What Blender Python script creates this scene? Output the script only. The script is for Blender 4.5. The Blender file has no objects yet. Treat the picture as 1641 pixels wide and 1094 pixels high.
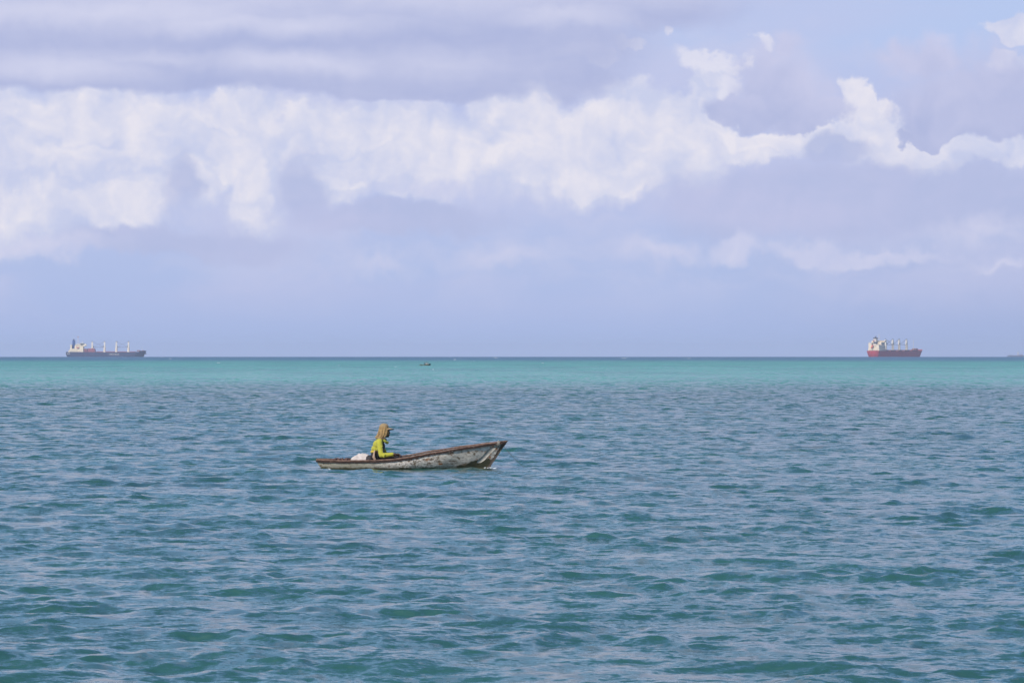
import bpy, math, random
import numpy as np
from mathutils import Vector, Matrix

SC = bpy.context.scene
COL = SC.collection
R = math.radians

# ------------------------------------------------------------------ camera
CAM_H = 2.587          # eye height over the sea
F = 6154.0             # focal length, in photograph pixels (135 mm lens)
EARTH = 6.371e6
cam_data = bpy.data.cameras.new('camera')
cam_data.sensor_width = 36.0
cam_data.lens = 135.0
cam_data.clip_start = 0.5
cam_data.clip_end = 60000.0
cam = bpy.data.objects.new('camera', cam_data)
cam.location = (0, 0, CAM_H)
cam.rotation_euler = (R(90) + 19.0 / F, 0, 0)
COL.objects.link(cam)
SC.camera = cam

# ------------------------------------------------------------------ light
SUN_EL, SUN_AZ = R(42), R(216)          # azimuth clockwise from +Y: behind left of the camera
S = Vector((math.sin(SUN_AZ) * math.cos(SUN_EL), math.cos(SUN_AZ) * math.cos(SUN_EL), math.sin(SUN_EL)))
sun_data = bpy.data.lights.new('sun', 'SUN')
sun_data.energy = 4.0
sun_data.angle = R(0.5)
sun_data.color = (1.0, 0.92, 0.80)
sun = bpy.data.objects.new('sun', sun_data)
sun.rotation_euler = (-S).to_track_quat('-Z', 'Y').to_euler()
sun.location = (0, 0, 50)
COL.objects.link(sun)

SC.view_settings.view_transform = 'Standard'
SC.view_settings.look = 'None'
SC.view_settings.exposure = 0.0
SC.view_settings.gamma = 1.0
SC.view_settings.use_curve_mapping = False
SC.cycles.use_denoising = True
SC.cycles.max_bounces = 5
SC.cycles.diffuse_bounces = 2
SC.cycles.glossy_bounces = 3
SC.cycles.transmission_bounces = 2
SC.cycles.volume_bounces = 0
SC.cycles.sample_clamp_indirect = 4.0


def lin(r, g, b):
    f = lambda c: (c / 255) / 12.92 if c / 255 <= 0.04045 else ((c / 255 + 0.055) / 1.055) ** 2.4
    return (f(r), f(g), f(b), 1.0)


class NT:
    """small helper round a node tree"""
    def __init__(self, tree):
        self.t = tree
    def n(self, kind, **kw):
        nd = self.t.nodes.new(kind)
        for k, v in kw.items():
            setattr(nd, k, v)
        return nd
    def put(self, sock, v):
        if v is None:
            return
        if isinstance(v, bpy.types.NodeSocket):
            self.t.links.new(v, sock)
        else:
            if sock.type == 'RGBA' and len(v) == 3:
                v = (*v, 1.0)
            sock.default_value = v
    def math(self, op, a, b=None, c=None, clamp=False):
        nd = self.n('ShaderNodeMath', operation=op, use_clamp=clamp)
        for i, v in enumerate((a, b, c)):
            self.put(nd.inputs[i], v)
        return nd.outputs[0]
    def vmath(self, op, a, b=None, scale=None):
        nd = self.n('ShaderNodeVectorMath', operation=op)
        self.put(nd.inputs[0], a)
        self.put(nd.inputs[1], b)
        if scale is not None:
            self.put(nd.inputs['Scale'], scale)
        return nd.outputs['Value'] if op in ('LENGTH', 'DOT_PRODUCT', 'DISTANCE') else nd.outputs[0]
    def noise(self, vec, scale, detail=4.0, rough=0.5, dist=0.0, color=False, dims='3D'):
        nd = self.n('ShaderNodeTexNoise', noise_dimensions=dims)
        self.put(nd.inputs['Vector'], vec)
        nd.inputs['Scale'].default_value = scale
        nd.inputs['Detail'].default_value = detail
        nd.inputs['Roughness'].default_value = rough
        nd.inputs['Distortion'].default_value = dist
        return nd.outputs['Color' if color else 'Fac']
    def map(self, v, a, b, c=0.0, d=1.0, kind='SMOOTHSTEP'):
        nd = self.n('ShaderNodeMapRange', interpolation_type=kind)
        self.put(nd.inputs[0], v)
        for i, x in enumerate((a, b, c, d)):
            self.put(nd.inputs[1 + i], x)
        return nd.outputs[0]
    def mix(self, f, a, b, mode='MIX'):
        nd = self.n('ShaderNodeMix', data_type='RGBA', blend_type=mode)
        self.put(nd.inputs[0], f)
        self.put(nd.inputs[6], a)
        self.put(nd.inputs[7], b)
        return nd.outputs[2]
    def xyz(self, x, y, z):
        nd = self.n('ShaderNodeCombineXYZ')
        for i, v in enumerate((x, y, z)):
            self.put(nd.inputs[i], v)
        return nd.outputs[0]
    def sep(self, v):
        nd = self.n('ShaderNodeSeparateXYZ')
        self.put(nd.inputs[0], v)
        return nd.outputs


# ------------------------------------------------------------------ sky: a Nishita sky behind layers of cloud
world = bpy.data.worlds.new('World')
SC.world = world
world.use_nodes = True
world.node_tree.nodes.clear()
w = NT(world.node_tree)
SKY_STRENGTH = 0.1
tc = w.n('ShaderNodeTexCoord')
D = tc.outputs['Generated']
sky = w.n('ShaderNodeTexSky', sky_type='NISHITA')
sky.sun_disc = False
sky.sun_elevation = SUN_EL
sky.sun_rotation = SUN_AZ
sky.altitude = 0
sky.air_density = 1.0
sky.dust_density = 1.5
sky.ozone_density = 1.0
blue = w.vmath('MULTIPLY', sky.outputs[0], (SKY_STRENGTH * 1.05, SKY_STRENGTH * 1.32, SKY_STRENGTH * 1.68))

P = w.vmath('SCALE', D, scale=6.154)
dx, dy, dz = w.sep(D)
azim = w.math('ARCTAN2', dx, dy)
elev = w.math('ARCSINE', dz)
U = w.math('MULTIPLY', azim, 6.154)
V = w.math('MULTIPLY', elev, 6.154)
UV = w.xyz(U, V, 0.0)
# domain warp that makes the edges billow
wa = w.vmath('SUBTRACT', w.noise(P, 3.2, 2, 0.5, color=True), (0.5, 0.5, 0.5))
wb = w.vmath('SUBTRACT', w.noise(P, 10.0, 3, 0.55, color=True), (0.5, 0.5, 0.5))
wc = w.vmath('SUBTRACT', w.noise(P, 34.0, 4, 0.62, color=True), (0.5, 0.5, 0.5))
wax, _, waz = w.sep(wa)
wbx, _, wbz = w.sep(wb)
wcx, _, wcz = w.sep(wc)
warp = w.xyz(w.math('ADD', w.math('ADD', w.math('MULTIPLY', wax, 0.10), w.math('MULTIPLY', wbx, 0.105)), w.math('MULTIPLY', wcx, 0.042)),
             w.math('ADD', w.math('ADD', w.math('MULTIPLY', waz, 0.06), w.math('MULTIPLY', wbz, 0.105)), w.math('MULTIPLY', wcz, 0.046)), 0.0)
UVW = w.vmath('ADD', UV, warp)
softwarp = w.vmath('ADD', UV, w.xyz(w.math('ADD', w.math('MULTIPLY', wax, 0.16), w.math('MULTIPLY', wbx, 0.06)), w.math('ADD', w.math('MULTIPLY', waz, 0.05), w.math('MULTIPLY', wbz, 0.04)), 0.0))


def ellipse_group():
    g = bpy.data.node_groups.new('cloud_lobe', 'ShaderNodeTree')
    for nm, ty in (('Field', 'NodeSocketFloat'), ('Vector', 'NodeSocketVector'), ('Centre', 'NodeSocketVector'), ('InvRadius', 'NodeSocketVector'), ('Weight', 'NodeSocketFloat')):
        g.interface.new_socket(nm, in_out='INPUT', socket_type=ty)
    g.interface.new_socket('Field', in_out='OUTPUT', socket_type='NodeSocketFloat')
    t = NT(g)
    i = t.n('NodeGroupInput'); o = t.n('NodeGroupOutput')
    d = t.vmath('MULTIPLY', t.vmath('SUBTRACT', i.outputs[1], i.outputs[2]), i.outputs[3])
    f = t.math('MULTIPLY', t.math('SUBTRACT', 1.0, t.vmath('LENGTH', d)), i.outputs[4])
    g.links.new(t.math('SMOOTH_MAX', i.outputs[0], f, 0.12), o.inputs[0])
    return g


LOBE = ellipse_group()


def field(vec, lobes, start=-1.0):
    """union of soft lobes; each (x, y, rx, ry[, weight]) is a patch of sky, in thousandths of 1/6.154 rad"""
    f = start
    for l in lobes:
        x, y, rx, ry = l[:4]
        nd = w.n('ShaderNodeGroup')
        nd.node_tree = LOBE
        w.put(nd.inputs[0], f)
        w.put(nd.inputs[1], vec)
        nd.inputs[2].default_value = ((x - 820) / 1000, (566 - y) / 1000, 0)
        nd.inputs[3].default_value = (1000 / rx, 1000 / ry, 0)
        nd.inputs[4].default_value = l[4] if len(l) > 4 else 1.0
        f = nd.outputs[0]
    return f


n_mid = w.noise(P, 6.0, 6, 0.6)
n_fine = w.noise(P, 18.0, 6, 0.6)
n_big = w.noise(P, 1.6, 4, 0.5)
PS = w.vmath('MULTIPLY', P, (1.0, 1.0, 4.5))
n_strat = w.noise(PS, 1.7, 4, 0.5)
# relief: density here against density a little towards the sun (up and left)
PL = w.vmath('ADD', P, (-0.018, 0.0, 0.022))
relief = w.math('SUBTRACT', w.noise(P, 7.0, 6, 0.58), w.noise(PL, 7.0, 6, 0.58))
relief2 = w.math('SUBTRACT', w.noise(w.vmath('ADD', P, warp), 3.4, 3, 0.5), w.noise(w.vmath('ADD', w.vmath('ADD', P, warp), (-0.04, 0.0, 0.045)), 3.4, 3, 0.5))

# puffs: creased billows, each lit from the upper left
def puffs(vec, scale, detail=3):
    n = w.noise(vec, scale, detail, 0.55)
    return w.math('ABSOLUTE', w.math('MULTIPLY', w.math('SUBTRACT', n, 0.5), 4.0))
PW = w.vmath('ADD', P, w.xyz(w.math('MULTIPLY', wbx, 0.10), 0.0, w.math('MULTIPLY', wbz, 0.10)))
pf = w.math('ADD', w.math('MULTIPLY', puffs(PW, 5.2), 0.6), w.math('MULTIPLY', puffs(PW, 12.0, 4), 0.4))
PWL = w.vmath('ADD', PW, (-0.014, 0.0, 0.020))
pfl = w.math('ADD', w.math('MULTIPLY', puffs(PWL, 5.2), 0.6), w.math('MULTIPLY', puffs(PWL, 12.0, 4), 0.4))
prel = w.math('SUBTRACT', pf, pfl)

# base: thin veil near the horizon turning to clear blue, pale lavender
veil = w.mix(w.map(V, 0.0, 0.16, kind='SMOOTHSTEP'), lin(170, 187, 230), lin(178, 193, 232))
veil = w.mix(w.map(V, 0.12, 0.30), veil, lin(187, 197, 234))
veil = w.mix(w.map(V, 0.40, 0.54), veil, lin(183, 201, 239))
col = w.mix(w.map(elev, R(6), R(16)), veil, blue)
# right part a touch greyer
col = w.mix(w.math('MULTIPLY', w.map(U, 0.2, 0.9), w.map(V, 0.5, 0.0, 0.0, 0.45)), col, lin(158, 172, 212))
col = w.mix(w.math('MULTIPLY', w.map(n_strat, 0.42, 0.66, 0.0, 0.45), w.map(V, 0.02, 0.12)), col, lin(194, 198, 232))
col = w.mix(w.math('MULTIPLY', w.map(w.noise(w.vmath('MULTIPLY', PW, (1, 1, 2.2)), 3.4, 6, 0.6), 0.42, 0.64, 0.0, 0.5), w.map(V, 0.02, 0.16)), col, lin(202, 205, 234))

inview = w.math('MULTIPLY', w.map(V, 0.95, 0.58), w.map(w.math('ABSOLUTE', U), 1.5, 0.9))

# ---- bright cumulus bank
BR = [(120, 225, 260, 95), (60, 330, 110, 75), (190, 335, 95, 55), (25, 380, 70, 50), (385, 215, 90, 80), (290, 250, 80, 90), (480, 230, 90, 75), (230, 300, 90, 60), (530, 290, 80, 30),
      (400, 300, 50, 75), (360, 240, 70, 60), (560, 215, 150, 70), (690, 235, 140, 76), (650, 290, 60, 30), (840, 190, 65, 75), (880, 165, 45, 45), (880, 250, 130, 70),
      (990, 245, 170, 80), (1010, 180, 55, 55), (1090, 210, 90, 60), (1140, 108, 48, 18), (1120, 150, 40, 40), (1200, 235, 110, 30),
      (1310, 222, 110, 18), (1400, 222, 70, 36), (1362, 160, 28, 40), (1385, 190, 45, 30), (1490, 250, 140, 30), (1600, 248, 90, 26),
      (1620, 45, 40, 26), (1620, 95, 60, 18, 0.8), (970, 300, 80, 35)]
fb = field(UVW, BR)
fb = w.math('ADD', fb, w.math('MULTIPLY', w.math('SUBTRACT', n_fine, 0.5), 0.30))
fb = w.math('ADD', fb, w.math('MULTIPLY', w.math('SUBTRACT', n_mid, 0.5), 0.25))
# edges: torn and soft in places, crisp in others; the foot of the bank dissolves
soft = w.math('ADD', w.map(V, 0.42, 0.16, 0.0, 0.55), w.map(w.noise(P, 4.0, 2, 0.5), 0.40, 0.62, 0.0, 0.25))
soft = w.math('MULTIPLY', soft, w.map(U, -0.1, 0.25, 1.0, 0.55))
mb = w.map(fb, w.math('SUBTRACT', -0.10, w.math('MULTIPLY', soft, 0.45)), w.math('ADD', 0.19, w.math('MULTIPLY', soft, 0.6)), 0.0, 0.97)
HL = [(245, 215, 70, 50), (480, 205, 80, 40), (540, 268, 70, 26), (150, 265, 90, 30), (290, 300, 40, 50, .7), (1240, 225, 120, 20), (45, 340, 60, 55), (195, 345, 90, 42), (110, 195, 120, 40), (330, 175, 70, 30), (402, 300, 42, 62), (370, 240, 50, 40), (600, 200, 110, 38), (730, 240, 90, 50), (860, 190, 60, 45),
      (1000, 230, 110, 55), (970, 295, 90, 30), (890, 250, 70, 50), (1100, 205, 60, 40), (1380, 190, 45, 70), (1440, 240, 90, 25), (1140, 110, 50, 20)]
SH = [(275, 235, 34, 60), (470, 250, 45, 60), (150, 280, 120, 18), (625, 298, 34, 10), (540, 260, 60, 20), (800, 205, 30, 20), (1090, 185, 30, 20), (930, 170, 22, 30), (1045, 262, 60, 12), (20, 290, 50, 18), (310, 340, 30, 60)]
hl = w.map(w.math('ADD', field(UVW, HL), w.math('MULTIPLY', w.math('SUBTRACT', n_fine, 0.5), 0.35)), -0.12, 0.22)
shd = w.map(field(UVW, SH), -0.35, 0.45)
tone = w.math('ADD', 0.42, w.math('MULTIPLY', hl, 0.34))
tone = w.math('SUBTRACT', tone, w.math('MULTIPLY', shd, 0.26))
tone = w.math('ADD', tone, w.math('MULTIPLY', prel, 0.80))
tone = w.math('ADD', tone, w.math('MULTIPLY', w.math('SUBTRACT', pf, 0.45), 0.55))
tone = w.math('ADD', tone, w.math('ADD', w.math('MULTIPLY', relief, 1.9), w.math('MULTIPLY', relief2, 1.5)), clamp=True)
cb = w.mix(tone, lin(203, 209, 236), lin(234, 231, 241))
col = w.mix(mb, col, cb)
# torn scraps drifting above the bank
WI = [(950, 97, 22, 14), (995, 72, 34, 16), (1066, 48, 18, 16), (925, 85, 30, 10), (1215, 70, 22, 24), (1130, 95, 60, 20), (1160, 140, 30, 26)]
wi = w.math('ADD', field(UVW, WI), w.math('MULTIPLY', w.math('SUBTRACT', n_fine, 0.5), 1.1))
col = w.mix(w.map(wi, -0.02, 0.5, 0.0, 0.85), col, lin(225, 225, 241))

# ---- soft grey-blue masses that swallow the foot of the bank
LOW = [(1350, 325, 330, 72), (1180, 335, 170, 60), (1560, 335, 170, 60), (640, 345, 200, 32), (380, 395, 100, 30, 0.7), (240, 400, 120, 26, 0.8),
       (270, 300, 26, 55, 0.6), (480, 300, 40, 70, 0.6), (1330, 240, 60, 26)]
fl = field(w.vmath('ADD', softwarp, w.vmath('SCALE', warp, scale=0.5)), LOW)
ml = w.map(w.math('ADD', fl, w.math('MULTIPLY', w.math('SUBTRACT', n_mid, 0.5), 0.45)), -0.15, 0.40, 0.0, 0.85)
cl = w.mix(w.math('ADD', w.map(n_strat, 0.35, 0.65, 0.0, 0.6), w.math('MULTIPLY', prel, 0.5), clamp=True), lin(181, 190, 226), lin(198, 200, 232))
col = w.mix(ml, col, cl)
# pale lit row low on the right, and faint one left of it
ROW = [(1180, 400, 60, 26), (1290, 408, 80, 24), (1400, 416, 150, 20), (1060, 405, 90, 24, 0.7), (1560, 380, 120, 34, 0.7), (1600, 440, 90, 14, 0.6), (790, 405, 140, 26, 0.5), (590, 420, 90, 20, 0.4), (60, 405, 170, 24, 0.7), (700, 300, 160, 20, .5)]
fr = field(w.vmath('ADD', UV, w.vmath('SCALE', warp, scale=0.9)), ROW)
mr = w.map(w.math('ADD', fr, w.math('MULTIPLY', w.math('SUBTRACT', n_mid, 0.5), 0.7)), -0.15, 0.70, 0.0, 0.75)
col = w.mix(mr, col, w.mix(w.math('ADD', 0.5, w.math('MULTIPLY', prel, 0.9), clamp=True), lin(198, 203, 234), lin(219, 218, 239)))

# ---- grey stratus deck over the top left, grey cumulus on the right
TOPD = [(-200, 40, 500, 120), (180, 60, 420, 92), (560, 50, 380, 105), (800, 70, 260, 85), (960, 0, 240, 62), (690, 140, 190, 24), (930, 130, 70, 40, 0.8),
        (800, -120, 700, 140)]
ft = field(w.vmath('ADD', UV, w.vmath('SCALE', warp, scale=w.map(U, -0.3, 0.1, 0.30, 0.6))), TOPD)
ft = w.math('ADD', ft, w.math('MULTIPLY', w.math('SUBTRACT', n_mid, 0.5), 0.12))
tsoft = w.map(U, -0.35, 0.10, 0.0, 0.30)
mt = w.map(ft, w.math('SUBTRACT', -0.03, w.math('MULTIPLY', tsoft, 0.5)), w.math('ADD', 0.10, tsoft), 0.0, 0.95)
PB = w.vmath('MULTIPLY', w.vmath('ADD', P, w.vmath('SCALE', wa, scale=0.10)), (0.8, 1.0, 5.0))
band = w.noise(PB, 1.7, 5, 0.55)
bandf = w.map(band, 0.38, 0.66)
BANDL = [(160, 22, 420, 26), (420, 40, 260, 20), (470, 102, 180, 20), (90, 110, 160, 24), (900, 25, 110, 20), (300, -30, 900, 60), (250, 95, 140, 12, 0.6), (700, 100, 120, 20, .6)]
fbl = w.map(field(w.vmath('ADD', UV, w.vmath('SCALE', warp, scale=0.35)), BANDL), -0.6, 1.0)
ct = w.mix(w.math('ADD', w.math('ADD', w.math('MULTIPLY', bandf, 0.28), w.math('MULTIPLY', prel, 0.22)), w.math('MULTIPLY', fbl, 0.68), clamp=True), lin(173, 182, 221), lin(212, 214, 238))
col = w.mix(mt, col, ct)

GC = [(1250, 150, 85, 62), (1290, 182, 75, 28), (1215, 110, 40, 40), (1180, 180, 60, 30), (1245, 85, 30, 34, 0.8),
      (1530, 170, 120, 60), (1470, 110, 75, 46), (1590, 190, 100, 42), (1600, 120, 80, 56), (1500, 215, 80, 16), (1440, 90, 60, 30, .7)]
fg = field(UVW, GC)
fg = w.math('ADD', fg, w.math('MULTIPLY', w.math('SUBTRACT', n_fine, 0.5), 0.45))
gs = w.map(V, 0.36, 0.46, 0.0, 0.45)
mg = w.map(fg, w.math('SUBTRACT', -0.10, w.math('MULTIPLY', gs, 0.4)), w.math('ADD', 0.22, gs), 0.0, 0.95)
gl = w.math('ADD', w.map(V, 0.33, 0.50, 0.08, 0.80, kind='LINEAR'), w.math('MULTIPLY', relief2, 2.0))
gl = w.math('ADD', gl, w.math('ADD', w.math('MULTIPLY', prel, 0.45), w.math('MULTIPLY', w.math('SUBTRACT', n_mid, 0.5), 0.5)), clamp=True)
cg = w.mix(gl, lin(178, 186, 223), lin(209, 210, 237))
col = w.mix(mg, col, cg)

# ---- the rest of the sky, overhead and behind: broken cloud over blue
gn = w.noise(w.vmath('MULTIPLY', P, (0.55, 0.55, 1.1)), 0.9, 6, 0.58)
gt = w.map(elev, R(3), R(13), 0.0, 0.10)
gm = w.map(w.math('SUBTRACT', gn, gt), 0.43, 0.55, 0.0, 0.85)
gc = w.mix(w.map(w.noise(PL, 2.2, 4, 0.55), 0.38, 0.62), lin(219, 219, 238), lin(181, 187, 222))
out_col = w.mix(gm, w.mix(w.map(elev, R(4.2), R(8.5)), lin(172, 187, 228), blue), gc)
col = w.mix(inview, out_col, col)
# below the horizon: dim sea colour
col = w.mix(w.map(elev, -0.02, 0.0), lin(90, 120, 140), col)
bg = w.n('ShaderNodeBackground')
# colours above are radiances; the strength is the sky's own, so scale them back by it
w.put(bg.inputs['Color'], w.vmath('SCALE', col, scale=1.0 / SKY_STRENGTH))
bg.inputs['Strength'].default_value = SKY_STRENGTH
wo = w.n('ShaderNodeOutputWorld')
world.node_tree.links.new(bg.outputs[0], wo.inputs[0])
world.cycles.sampling_method = 'MANUAL'
world.cycles.sample_map_resolution = 512


# ------------------------------------------------------------------ helpers
def tag(o, label=None, cat=None, group=None, kind=None):
    for k, v in (('label', label), ('category', cat), ('group', group), ('kind', kind)):
        if v:
            o[k] = v
    return o


def link(name, me, mat=None, parent=None, smooth=False):
    o = bpy.data.objects.new(name, me)
    COL.objects.link(o)
    if mat is not None and not me.materials:
        me.materials.append(mat)
    if parent is not None:
        o.parent = parent
    if smooth:
        me.polygons.foreach_set('use_smooth', [True] * len(me.polygons))
    return o


def empty(name, loc=(0, 0, 0), rot=(0, 0, 0)):
    o = bpy.data.objects.new(name, None)
    o.location = loc
    o.rotation_euler = rot
    o.empty_display_size = 0.2
    COL.objects.link(o)
    return o


def mat_new(name):
    m = bpy.data.materials.new(name)
    m.use_nodes = True
    m.node_tree.nodes.clear()
    t = NT(m.node_tree)
    b = t.n('ShaderNodeBsdfPrincipled')
    o = t.n('ShaderNodeOutputMaterial')
    m.node_tree.links.new(b.outputs[0], o.inputs[0])
    return m, t, b


def mat_simple(name, c, rough=0.6, var=0.25, scale=6.0, bump=0.0, metallic=0.0, c2=None):
    m, t, b = mat_new(name)
    tcn = t.n('ShaderNodeTexCoord').outputs['Object']
    n = t.noise(tcn, scale, 5, 0.6)
    c2 = c2 or tuple(x * (1 - var) for x in c[:3])
    t.put(b.inputs['Base Color'], t.mix(t.map(n, 0.3, 0.7), c, c2))
    b.inputs['Roughness'].default_value = rough
    b.inputs['Metallic'].default_value = metallic
    if bump:
        bn = t.n('ShaderNodeBump')
        bn.inputs['Strength'].default_value = bump
        bn.inputs['Distance'].default_value = 0.01
        t.put(bn.inputs['Height'], n)
        t.put(b.inputs['Normal'], bn.outputs[0])
    return m


# ------------------------------------------------------------------ the sea
rng = np.random.default_rng(11)
NW = 150
lam = np.exp(rng.uniform(math.log(0.14), math.log(7.0), NW))
kk = 2 * math.pi / lam
wgt = np.exp(-0.5 * ((np.log(lam) - math.log(0.62)) / 0.95) ** 2) + 0.08
slope = wgt * rng.uniform(0.5, 1.3, NW)
MSS = 0.0195
slope *= math.sqrt(MSS * 2 / np.sum(slope ** 2))
amp = slope / kk
spread = np.where(lam > 2.5, 0.60, np.where(lam > 0.8, 0.85, 1.15))
ang = -math.pi / 2 + 0.18 + rng.normal(0, 1, NW) * spread     # running roughly towards the camera
kx, ky = kk * np.cos(ang), kk * np.sin(ang)
pha = rng.uniform(0, 2 * math.pi, NW)
_gl = np.exp(rng.uniform(math.log(2.0), math.log(14), 8)); _ga = rng.uniform(0, math.pi, 8)
GK = np.stack([2 * math.pi / _gl * np.cos(_ga) * 0.7, 2 * math.pi / _gl * np.sin(_ga) * 1.0, rng.uniform(0, 6.28, 8)], -1)
BOAT_XY = (-2.29, 87.9)


def sea_disp(x, y, cell):
    """height and sideways shift of the sea at x, y where neighbours stand cell metres apart"""
    z = np.zeros_like(x); hx = np.zeros_like(x); hy = np.zeros_like(x)
    # gusts: patches of steeper chop between patches of calmer water
    env = np.zeros_like(x)
    for i in range(8):
        env += np.cos(GK[i, 0] * x + GK[i, 1] * y + GK[i, 2]).astype(x.dtype)
    env = np.clip(0.98 + env * 0.19, 0.45, 1.8).astype(x.dtype)
    for i in range(NW):
        att = np.clip((lam[i] / cell - 0.7) / 1.1, 0, 1).astype(x.dtype)
        if not att.any():
            continue
        th = kx[i] * x + ky[i] * y + pha[i]
        a = amp[i] * att * (env if lam[i] < 1.6 else 1.0)
        z += a * np.cos(th)
        s = a * np.sin(th)
        hx -= s * (kx[i] / kk[i]); hy -= s * (ky[i] / kk[i])
    return z, hx, hy


def build_sea():
    th_d = np.arange(-0.165, 0.1651, 0.00060)
    th_m = np.arange(0.165, 0.36, 0.0016)[1:]
    th_o = np.linspace(0.38, math.pi, 44)
    th = np.concatenate([-th_o[::-1], -th_m[::-1], th_d, th_m, th_o])
    r_in = np.linspace(0.5, 22.0, 26)
    r_d = 22.4 * np.exp(np.arange(0, math.log(420 / 22.4), 0.0026))
    r_e = r_d[-1] * np.exp(np.arange(0.0062, math.log(1500 / r_d[-1]), 0.0062))
    r_f = r_e[-1] * np.exp(np.arange(0.02, math.log(18000 / r_e[-1]), 0.026))
    r = np.concatenate([r_in, r_d, r_e, r_f])
    dr = np.gradient(r)
    T, RR = np.meshgrid(th, r)
    x = (RR * np.sin(T)).astype(np.float32); y = (RR * np.cos(T)).astype(np.float32)
    cell = np.repeat(np.maximum(dr, r * 0.0006)[:, None], len(th), 1)
    dth = np.gradient(th)
    cell = np.maximum(cell, RR * dth[None, :]).astype(np.float32)
    z, hx, hy = sea_disp(x, y, cell)
    CH = 1.2
    z = z - (x * x + y * y) / (2 * EARTH)
    # the fishing boat lies in its own calm patch
    d2 = ((x - BOAT_XY[0]) / 2.9) ** 2 + ((y - BOAT_XY[1] + 1.0) / 3.2) ** 2
    calm = np.exp(-d2 ** 1.5)
    z = z * (1 - 0.22 * calm) - 0.050 * calm
    X = x + CH * hx; Y = y + CH * hy
    co = np.stack([X, Y, z], -1).reshape(-1, 3).astype(np.float32)
    nr, nc = len(r), len(th)
    idx = np.arange(nr * nc, dtype=np.int32).reshape(nr, nc)
    a = idx[:-1, :-1]; b = idx[:-1, 1:]; c = idx[1:, 1:]; d = idx[1:, :-1]
    q = np.stack([a, b, c, d], -1).reshape(-1, 4)
    me = bpy.data.meshes.new('sea')
    me.vertices.add(len(co)); me.vertices.foreach_set('co', co.ravel())
    me.loops.add(q.size); me.loops.foreach_set('vertex_index', q[:, ::-1].ravel())
    me.polygons.add(len(q))
    me.polygons.foreach_set('loop_start', np.arange(0, q.size, 4, dtype=np.int32))
    me.polygons.foreach_set('use_smooth', np.ones(len(q), dtype=bool))
    me.update(calc_edges=True)
    return me, len(q)


def sea_material():
    m, t, b = mat_new('sea_water')
    geo = t.n('ShaderNodeNewGeometry')
    pos = geo.outputs['Position']
    px, py, pz = t.sep(pos)
    dist = t.vmath('LENGTH', t.xyz(px, py, 0.0))
    # water colour by place: deep green-blue inshore, pale sand bar, deep beyond
    edge = t.math('ADD', py, t.math('MULTIPLY', t.math('SUBTRACT', t.noise(t.vmath('MULTIPLY', pos, (1.0, 0.35, 1.0)), 0.03, 5, 0.65), 0.5), 150.0))
    bar = t.map(edge, 240, 410)
    bar2 = t.map(py, 380, 900)
    deep = t.map(t.math('ADD', py, t.math('MULTIPLY', t.math('SUBTRACT', t.noise(pos, 0.004, 3, 0.5), 0.5), 700.0)), 950, 1900)
    tex = t.noise(t.vmath('MULTIPLY', pos, (0.25, 0.12, 1.0)), 0.5, 4, 0.6)
    near_c = t.mix(t.map(tex, 0.3, 0.7), (0.021, 0.078, 0.068), (0.027, 0.100, 0.084))
    bar_c = t.mix(bar2, (0.062, 0.285, 0.215), (0.066, 0.290, 0.225))
    c = t.mix(bar, near_c, bar_c)
    streak = t.noise(t.vmath('MULTIPLY', pos, (1.0, 0.22, 1.0)), 0.05, 6, 0.65)  # streaks and dashes: shading of unresolved wave faces put into the colour
    c = t.mix(t.math('MULTIPLY', bar, t.map(streak, 0.42, 0.62, 0.0, 0.65)), c, (0.036, 0.18, 0.15))
    st2 = t.noise(t.vmath('MULTIPLY', pos, (1.0, 0.12, 1.0)), 0.42, 4, 0.65)
    c = t.mix(t.math('MULTIPLY', bar, t.map(st2, 0.56, 0.66, 0.0, 0.6)), c, (0.020, 0.12, 0.10))
    c = t.mix(deep, c, (0.020, 0.085, 0.14))
    t.put(b.inputs['Base Color'], c)
    b.inputs['IOR'].default_value = 1.333
    t.put(b.inputs['Specular IOR Level'], t.map(dist, 60, 400, 0.47, 0.27, kind='LINEAR'))
    t.put(b.inputs['Roughness'], t.map(dist, 30, 900, 0.11, 0.30, kind='LINEAR'))
    # ripples finer than the mesh: slopes straight into the normal
    def slopes(vec, scale, detail, rough):
        return t.vmath('SUBTRACT', t.noise(vec, scale, detail, rough, color=True), (0.5, 0.5, 0.5))
    a1 = slopes(t.vmath('MULTIPLY', pos, (1.0, 1.35, 1.0)), 5.0, 3, 0.6)
    a2 = slopes(t.vmath('MULTIPLY', pos, (1.0, 1.5, 1.0)), 1.5, 3, 0.6)
    k1 = 0.95
    k2 = t.map(dist, 40, 260, 0.50, 3.0, kind='LINEAR')
    a0 = slopes(t.vmath('MULTIPLY', pos, (1.0, 1.7, 1.0)), 17.0, 2, 0.6)
    a3 = slopes(t.vmath('MULTIPLY', pos, (1.0, 1.6, 1.0)), 0.28, 4, 0.7)
    tot = t.vmath('ADD', t.vmath('ADD', t.vmath('SCALE', a1, scale=k1), t.vmath('SCALE', a0, scale=0.45)), t.vmath('SCALE', a2, scale=k2))
    tot = t.vmath('ADD', tot, t.vmath('SCALE', a3, scale=t.map(dist, 150, 600, 0.0, 1.6, kind='LINEAR')))
    sx, sy, _ = t.sep(tot)
    nrm = t.vmath('NORMALIZE', t.vmath('ADD', geo.outputs['Normal'], t.xyz(sx, sy, 0.0)))
    t.put(b.inputs['Normal'], nrm)
    return m


sea_me, sea_quads = build_sea()
sea = link('sea', sea_me, sea_material())
tag(sea, kind='structure')


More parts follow.
